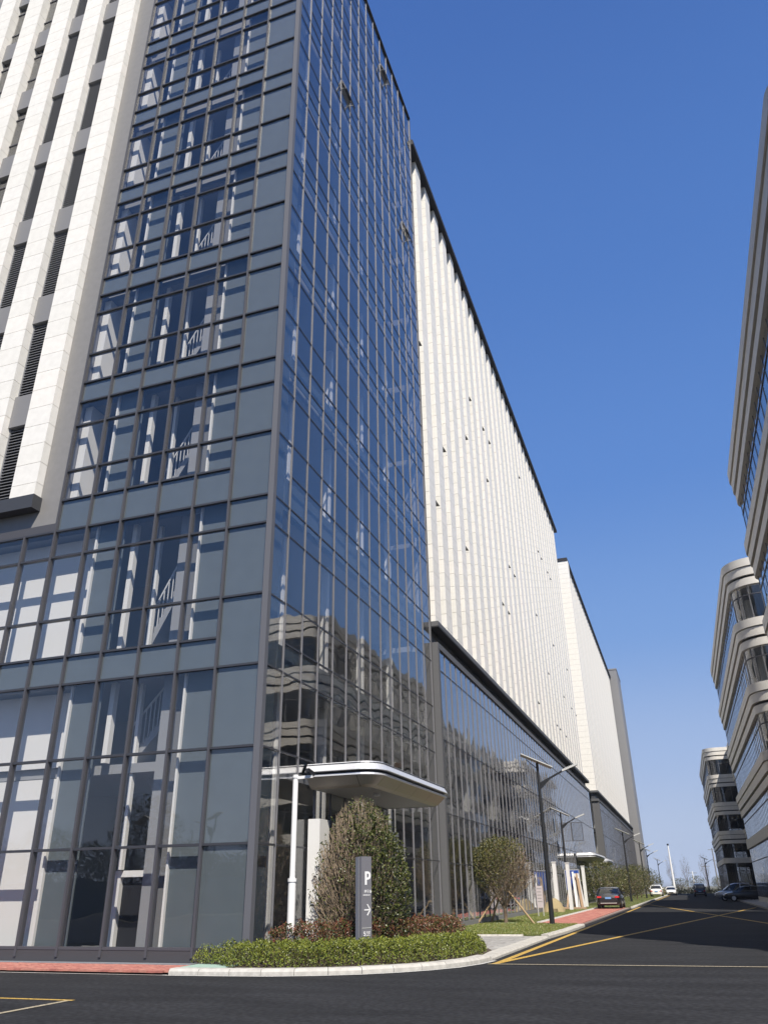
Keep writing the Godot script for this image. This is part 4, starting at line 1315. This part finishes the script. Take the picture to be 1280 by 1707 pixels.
func canopy(called: String, label: String, x0: float, x1: float, za: float, zb: float, top: float) -> void:
	var t := thing(called, label, "canopy", Vector3.ZERO, 0, "entrance canopies on the white side")
	var line := []
	line.append(Vector2(x0, za))
	var r := 0.75
	for k in 9:
		var a := PI / 2 * (1.0 - k / 8.0)
		line.append(Vector2(x1 - r + cos(a) * r, za - r + sin(a) * r))
	var z_a := za - r
	r = 0.6
	for k in range(1, 4):
		line.append(Vector2(x1, lerpf(z_a, zb + r, k / 4.0)))
	for k in 7:
		var a := -PI / 2 * k / 6.0
		line.append(Vector2(x1 - r + cos(a) * r, zb + r + sin(a) * r))
	line.append(Vector2(x0, zb))
	var sweep := func(prof: Array) -> G:
		var g := G.new()
		for j in prof.size() - 1:
			var p := inset(line, prof[j].x)
			var q := inset(line, prof[j + 1].x)
			p[0].x = x0; q[0].x = x0; p[-1].x = x0; q[-1].x = x0
			for i in line.size() - 1:
				g.quad(Vector3(p[i].x, prof[j].y, p[i].y), Vector3(p[i + 1].x, prof[j].y, p[i + 1].y), Vector3(q[i + 1].x, prof[j + 1].y, q[i + 1].y), Vector3(q[i].x, prof[j + 1].y, q[i].y))
		return g
	part(t, "top_lip", sweep.call([Vector2(0.22, top + 0.01), Vector2(0.16, top + 0.01), Vector2(0.02, top - 0.20), Vector2(0.0, top - 0.225), Vector2(0.02, top - 0.24), Vector2(0.20, top - 0.24)]), M.aluminium)
	part(t, "gutter", sweep.call([Vector2(0.16, top - 0.241), Vector2(0.14, top - 0.30), Vector2(0.08, top - 0.302)]), M.mullion_dark)
	part(t, "fascia_trim", sweep.call([Vector2(0.12, top - 0.303), Vector2(0.07, top - 0.305), Vector2(0.06, top - 0.36), Vector2(0.12, top - 0.37)]), M.aluminium)
	part(t, "fascia_backing", sweep.call([Vector2(0.14, top - 0.372), Vector2(0.40, top - 0.59), Vector2(0.52, top - 0.64)]), M.mullion_dark)
	var prof := [Vector2(0.11, top - 0.371), Vector2(0.36, top - 0.60), Vector2(0.50, top - 0.66)]
	for run in [[0, 1], [1, 9], [9, 10], [10, 11], [11, 12], [12, 13], [13, 19], [19, 20]]:
		var fg := G.new()
		for j in 2:
			var p := inset(line, prof[j].x)
			var q := inset(line, prof[j + 1].x)
			p[0].x = x0; q[0].x = x0; p[-1].x = x0; q[-1].x = x0
			for i in range(run[0], run[1]):
				var e: Vector2 = (p[i + 1] - p[i]).normalized() * 0.008
				var ea := e if i == run[0] else Vector2.ZERO
				var eb := e if i == run[1] - 1 else Vector2.ZERO
				fg.quad(Vector3(p[i].x + ea.x, prof[j].y, p[i].y + ea.y), Vector3(p[i + 1].x - eb.x, prof[j].y, p[i + 1].y - eb.y), Vector3(q[i + 1].x - eb.x, prof[j + 1].y, q[i + 1].y - eb.y), Vector3(q[i].x + ea.x, prof[j + 1].y, q[i].y + ea.y))
		part(t, "fascia_panel", fg, M.aluminium_beige)
	var g := G.new()
	var roof := PackedVector2Array()
	for p in inset(line, 0.10):
		roof.append(Vector2(maxf(p.x, x0), p.y))
	g.plate(roof, top - 0.02)
	part(t, "roof_sheet", g, M.panel_mid)
	g = G.new()
	var under := PackedVector2Array()
	for p in inset(line, 0.46):
		under.append(Vector2(maxf(p.x, x0), p.y))
	g.plate(under, top - 0.645)
	part(t, "soffit", g, M.soffit_grey)
	g = G.new()
	g.tube([Vector3((x0 + x1) / 2 + 0.2, top - 0.72, (za + zb) / 2 + 1.5), Vector3((x0 + x1) / 2 + 0.2, top - 0.64, (za + zb) / 2 + 1.5)], [0.09, 0.11], 12)
	part(t, "downlight", g, M.sign_white)

# ---------------------------------------------------------------- cars
func car(label: String, at: Vector3, turn: float, paint: String, tall := 1.0, boxy := 0.0, group := "") -> Node3D:
	var t := thing("parked_car", label, "car", at, turn, group)
	var st := [[-2.40, 0.62, 0.40, 0.72], [-2.30, 0.80, 0.28, 0.92], [-1.95, 0.87, 0.22, 1.00], [-1.2, 0.90, 0.20, 0.99], [-0.4, 0.91, 0.20, 0.96], [0.6, 0.91, 0.20, 0.94], [1.3, 0.90, 0.20, 0.91], [1.9, 0.86, 0.22, 0.82], [2.28, 0.76, 0.28, 0.69], [2.40, 0.60, 0.38, 0.58]]
	var sec := func(s: Array) -> Array:
		var w: float = s[1]
		var b: float = s[2]
		var y: float = s[3] * (1.0 + (tall - 1.0) * 0.6)
		var a := [Vector3(0, b, s[0]), Vector3(w * 0.86, b, s[0]), Vector3(w * 0.98, b + 0.12, s[0]), Vector3(w, lerpf(b, y, 0.55), s[0]), Vector3(w * 0.985, lerpf(b, y, 0.80), s[0]), Vector3(w * 0.93, y - 0.02, s[0]), Vector3(w * 0.80, y + 0.015, s[0]), Vector3(0, y + 0.045, s[0])]
		for i in range(6, 0, -1):
			a.append(Vector3(-a[i].x, a[i].y, a[i].z))
		return a
	part(t, "body", loft(st.map(sec), true), M[paint])
	var cab := [[-1.98, 0.97, 0.98, 0.80], [-1.35 - 0.4 * boxy, 1.36, 0.94, 0.68], [-0.75, 1.45, 0.93, 0.64], [0.15, 1.45, 0.92, 0.64], [0.70, 1.32, 0.92, 0.67], [1.42, 0.93, 0.91, 0.78]]
	var csec := func(s: Array) -> Array:
		var y: float = s[1] * tall
		var b: float = s[2] * (1.0 + (tall - 1.0) * 0.6)
		var w: float = s[3]
		return [Vector3(-0.86, b - 0.03, s[0]), Vector3(-lerpf(0.86, w, 0.6), lerpf(b, y, 0.6), s[0]), Vector3(-w, maxf(y - 0.03, b), s[0]), Vector3(-w * 0.6, maxf(y, b + 0.01), s[0]), Vector3(w * 0.6, maxf(y, b + 0.01), s[0]), Vector3(w, maxf(y - 0.03, b), s[0]), Vector3(lerpf(0.86, w, 0.6), lerpf(b, y, 0.6), s[0]), Vector3(0.86, b - 0.03, s[0])]
	part(t, "cabin_glass", loft(cab.map(csec), false), M.car_glass)
	var roof := [[-1.30 - 0.4 * boxy, 1.385, 0.69], [-0.75, 1.47, 0.66], [0.15, 1.47, 0.66], [0.62, 1.36, 0.68]]
	var rsec := func(s: Array) -> Array:
		return [Vector3(-s[2] - 0.03, s[1] * tall - 0.07, s[0]), Vector3(-s[2], s[1] * tall - 0.02, s[0]), Vector3(-s[2] * 0.6, s[1] * tall + 0.01, s[0]), Vector3(s[2] * 0.6, s[1] * tall + 0.01, s[0]), Vector3(s[2], s[1] * tall - 0.02, s[0]), Vector3(s[2] + 0.03, s[1] * tall - 0.07, s[0])]
	part(t, "roof", loft(roof.map(rsec), false), M[paint])
	var g := G.new()
	var k6 := (tall - 1.0) * 0.6 + 1.0
	for e in [-1, 1]:
		g.bar(Vector3(e * 0.87, 0.97 * k6, -1.95), Vector3(e * 0.71, 1.37 * tall, -1.3 - 0.4 * boxy), 0.09, 0.05)
		g.bar(Vector3(e * 0.87, 0.93 * k6, 1.40), Vector3(e * 0.70, 1.34 * tall, 0.65), 0.06, 0.05)
		g.bar(Vector3(e * 0.885, 0.95 * k6, -0.35), Vector3(e * 0.68, 1.43 * tall, -0.38), 0.05, 0.09)
		g.hexa([Vector3(e * 0.99 - 0.09, 1.0 * k6, 0.85), Vector3(e * 0.99 + 0.09, 1.0 * k6, 0.85), Vector3(e * 0.99 + 0.09, 1.0 * k6, 0.75), Vector3(e * 0.99 - 0.09, 1.0 * k6, 0.75), Vector3(e * 0.99 - 0.08, 1.11 * k6, 0.84), Vector3(e * 0.99 + 0.08, 1.11 * k6, 0.84), Vector3(e * 0.99 + 0.08, 1.11 * k6, 0.76), Vector3(e * 0.99 - 0.08, 1.11 * k6, 0.76)])
	part(t, "pillars", g, M[paint])
	for e in [-1, 1]:
		for z in [-1.42, 1.42]:
			g = G.new()
			g.tube([Vector3(-0.11, 0, 0), Vector3(-0.09, 0, 0), Vector3(0.09, 0, 0), Vector3(0.11, 0, 0)], [0.29, 0.325, 0.325, 0.29], 18)
			var w := part(t, "wheel", g, M.tyre, Vector3(e * 0.815, 0.325, z))
			g = G.new()
			g.tube([Vector3(e * 0.10, 0, 0), Vector3(e * 0.125, 0, 0)], [0.21, 0.20], 14)
			part(w, "rim", g, M.alloy)
		g = G.new()
		g.hexa([Vector3(e * 0.66 - 0.16, 0.74, -2.36), Vector3(e * 0.66 + 0.16, 0.74, -2.30), Vector3(e * 0.66 + 0.16, 0.74, -2.42), Vector3(e * 0.66 - 0.16, 0.74, -2.42), Vector3(e * 0.66 - 0.16, 0.85, -2.30), Vector3(e * 0.66 + 0.16, 0.85, -2.26), Vector3(e * 0.66 + 0.16, 0.85, -2.37), Vector3(e * 0.66 - 0.16, 0.85, -2.37)])
		part(t, "tail_light", g, M.tail_red)
		g = G.new()
		g.hexa([Vector3(e * 0.58 - 0.16, 0.56, 2.42), Vector3(e * 0.58 + 0.16, 0.56, 2.40), Vector3(e * 0.58 + 0.16, 0.56, 2.2), Vector3(e * 0.58 - 0.16, 0.56, 2.2), Vector3(e * 0.58 - 0.16, 0.66, 2.38), Vector3(e * 0.58 + 0.16, 0.70, 2.33), Vector3(e * 0.58 + 0.16, 0.70, 2.1), Vector3(e * 0.58 - 0.16, 0.66, 2.1)])
		part(t, "headlight", g, M.headlight)
	bx(t, "number_plate", Vector3(-0.22, 0.66, -2.445), Vector3(0.22, 0.79, -2.41), M.plate_blue)
	bx(t, "bumper_trim", Vector3(-0.6, 0.36, -2.43), Vector3(0.6, 0.40, -2.38), M.lamp_silver)
	bx(t, "grille", Vector3(-0.4, 0.42, 2.38), Vector3(0.4, 0.56, 2.43), M.lamp_black)
	return t

func loft(sections: Array, closed: bool) -> G:
	var g := G.new()
	var n: int = sections[0].size()
	for i in sections.size() - 1:
		for k in (n if closed else n - 1):
			var j := (k + 1) % n
			g.quad(sections[i][k], sections[i][j], sections[i + 1][j], sections[i + 1][k])
	for e in [0, sections.size() - 1]:
		var s: Array = sections[e]
		for k in range(1, n - 1):
			g.tri(s[0], s[k], s[k + 1])
	# smooth the shading where faces meet gently
	var sum := {}
	for i in g.v.size():
		var key := g.v[i].snapped(Vector3.ONE * 0.002)
		if not sum.has(key):
			sum[key] = []
		sum[key].append(g.n[i])
	for i in g.v.size():
		var q := Vector3.ZERO
		for o in sum[g.v[i].snapped(Vector3.ONE * 0.002)]:
			if o.dot(g.n[i]) > 0.75:
				q += o
		g.n[i] = q.normalized() if q.length() > 0.01 else g.n[i]
	return g

func cars() -> void:
	car("black sedan parked on the red bay, tail lights towards the viewer", Vector3(4.1, 0.095, -51.5), PI, "paint_black_car")
	car("white sedan parked facing the viewer on the verge side", Vector3(6.9, 0.0, -150.0), 0, "paint_white_car", 1.0, 0, "cars parked down the street")
	car("white car parked on the kerb just before the white sedan", Vector3(5.2, 0.1, -124.0), PI, "paint_white_car", 1.12, 0.6, "cars parked down the street")
	car("dark car parked behind the white sedan at the road's end", Vector3(6.6, 0.0, -164.0), PI, "paint_navy_car", 1.05, 0.5, "cars parked down the street")
	car("dark blue van standing in the shade near the far banded block", Vector3(11.6, 0.0, -128.0), PI, "paint_navy_car", 1.25, 1.0, "cars parked down the street")
	car("black saloon nosing out in the shade beside the banded block", Vector3(15.75, 0.0, -80.6), -PI / 2, "paint_black_car", 1.0, 0, "cars across the street in the shade")
	car("silver car behind the black saloon in the shade", Vector3(15.0, 0.0, -84.6), -PI / 2, "paint_silver_car", 1.2, 0, "cars across the street in the shade")

func _ready() -> void:
	rng.seed = 20240311
	var cam := Camera3D.new()
	cam.name = "camera"
	add_child(cam)
	cam.transform = Transform3D(Basis(Vector3.UP, deg_to_rad(19.001)) * Basis(Vector3.RIGHT, deg_to_rad(25.967)) * Basis(Vector3.BACK, deg_to_rad(-0.901)), CAM)
	cam.fov = 66.81
	cam.near = 0.1
	cam.far = 3000
	cam.current = true
	var env := Environment.new()
	env.background_mode = Environment.BG_SKY
	env.tonemap_mode = Environment.TONE_MAPPER_LINEAR
	env.tonemap_exposure = 1.36
	env.sdfgi_enabled = true
	env.ssao_enabled = true
	env.ssil_enabled = true
	env.fog_enabled = true
	env.fog_density = 0.0002
	env.fog_light_color = Color(0.80, 0.86, 0.95)
	# clear sky: the same all the way round, paler towards the horizon
	var im := Image.create(8, 512, false, Image.FORMAT_RGBAF)
	var stops := [[0.0, Color(0.50, 0.58, 0.76)], [3.0, Color(0.46, 0.56, 0.76)], [8.0, Color(0.36, 0.49, 0.76)], [16.0, Color(0.20, 0.36, 0.71)], [27.0, Color(0.118, 0.262, 0.635)], [42.0, Color(0.085, 0.205, 0.55)], [60.0, Color(0.062, 0.155, 0.46)], [90.0, Color(0.05, 0.125, 0.40)]]
	for y in 512:
		var el := 90.0 - (y + 0.5) / 512.0 * 180.0
		var c := Color(0.25, 0.25, 0.24)
		if el > 0:
			for k in stops.size() - 1:
				if el >= stops[k][0] and el <= stops[k + 1][0]:
					c = stops[k][1].lerp(stops[k + 1][1], smoothstep(0, 1, (el - stops[k][0]) / (stops[k + 1][0] - stops[k][0])) * 0.35 + 0.65 * (el - stops[k][0]) / (stops[k + 1][0] - stops[k][0]))
		for x in 8:
			im.set_pixel(x, y, c)
	var pan := PanoramaSkyMaterial.new()
	pan.panorama = ImageTexture.create_from_image(im)
	var sky := Sky.new()
	sky.sky_material = pan
	env.sky = sky
	env.background_energy_multiplier = 0.74
	var we := WorldEnvironment.new()
	we.environment = env
	add_child(we)
	var sun := DirectionalLight3D.new()
	sun.name = "sun"
	add_child(sun)
	sun.look_at_from_position(Vector3.ZERO, -Vector3(0.45, 1.0, 0.69))
	sun.light_energy = 1.6
	sun.light_color = Color(1.0, 0.968, 0.918)
	sun.light_angular_distance = 0.53
	sun.shadow_enabled = true
	materials()
	ground()
	tower()
	wing("white_wing", "long white pilastered wing over a glass podium beside the tower", -17.0, -86.0, true)
	wing("white_wing", "farther white pilastered wing over a grey podium down the street", -97.5, -178.0, false)
	var t := thing("end_block", "narrow grey end block beyond the farther white wing", "building")
	bx(t, "wall", Vector3(-14, 0, -192), Vector3(1.7, 49.5, -178.2), M.panel_mid)
	bx(t, "roof_edge", Vector3(-14.1, 49.5, -192.1), Vector3(1.8, 49.8, -178.1), M.panel_grey)
	t = thing("recessed_link", "dark recessed link between the two white wings", "building")
	bx(t, "wall", Vector3(-15, 0.0, -97.3), Vector3(-3.5, 46.5, -86.2), M.panel_mid)
	bx(t, "roof_edge", Vector3(-15, 46.5, -97.3), Vector3(-3.2, 46.9, -86.2), M.roof_trim)
	banded("banded_block", "nearest beige banded office block at the picture's edge", 16.2, 36, -27.2, 0.4, 180, 0.9)
	banded("banded_block", "middle banded office block with sunlit rounded end", 16.4, 36, -78.0, -41.0, 280)
	banded("banded_block", "farthest banded office block behind the middle one", 16.4, 36, -176.0, -135.0, 60)
	banded("banded_block", "recessed banded link between the middle and farthest blocks", 20.4, 36, -134.5, -78.5, 60, 0.6)
	planting()
	furniture()
	cars()
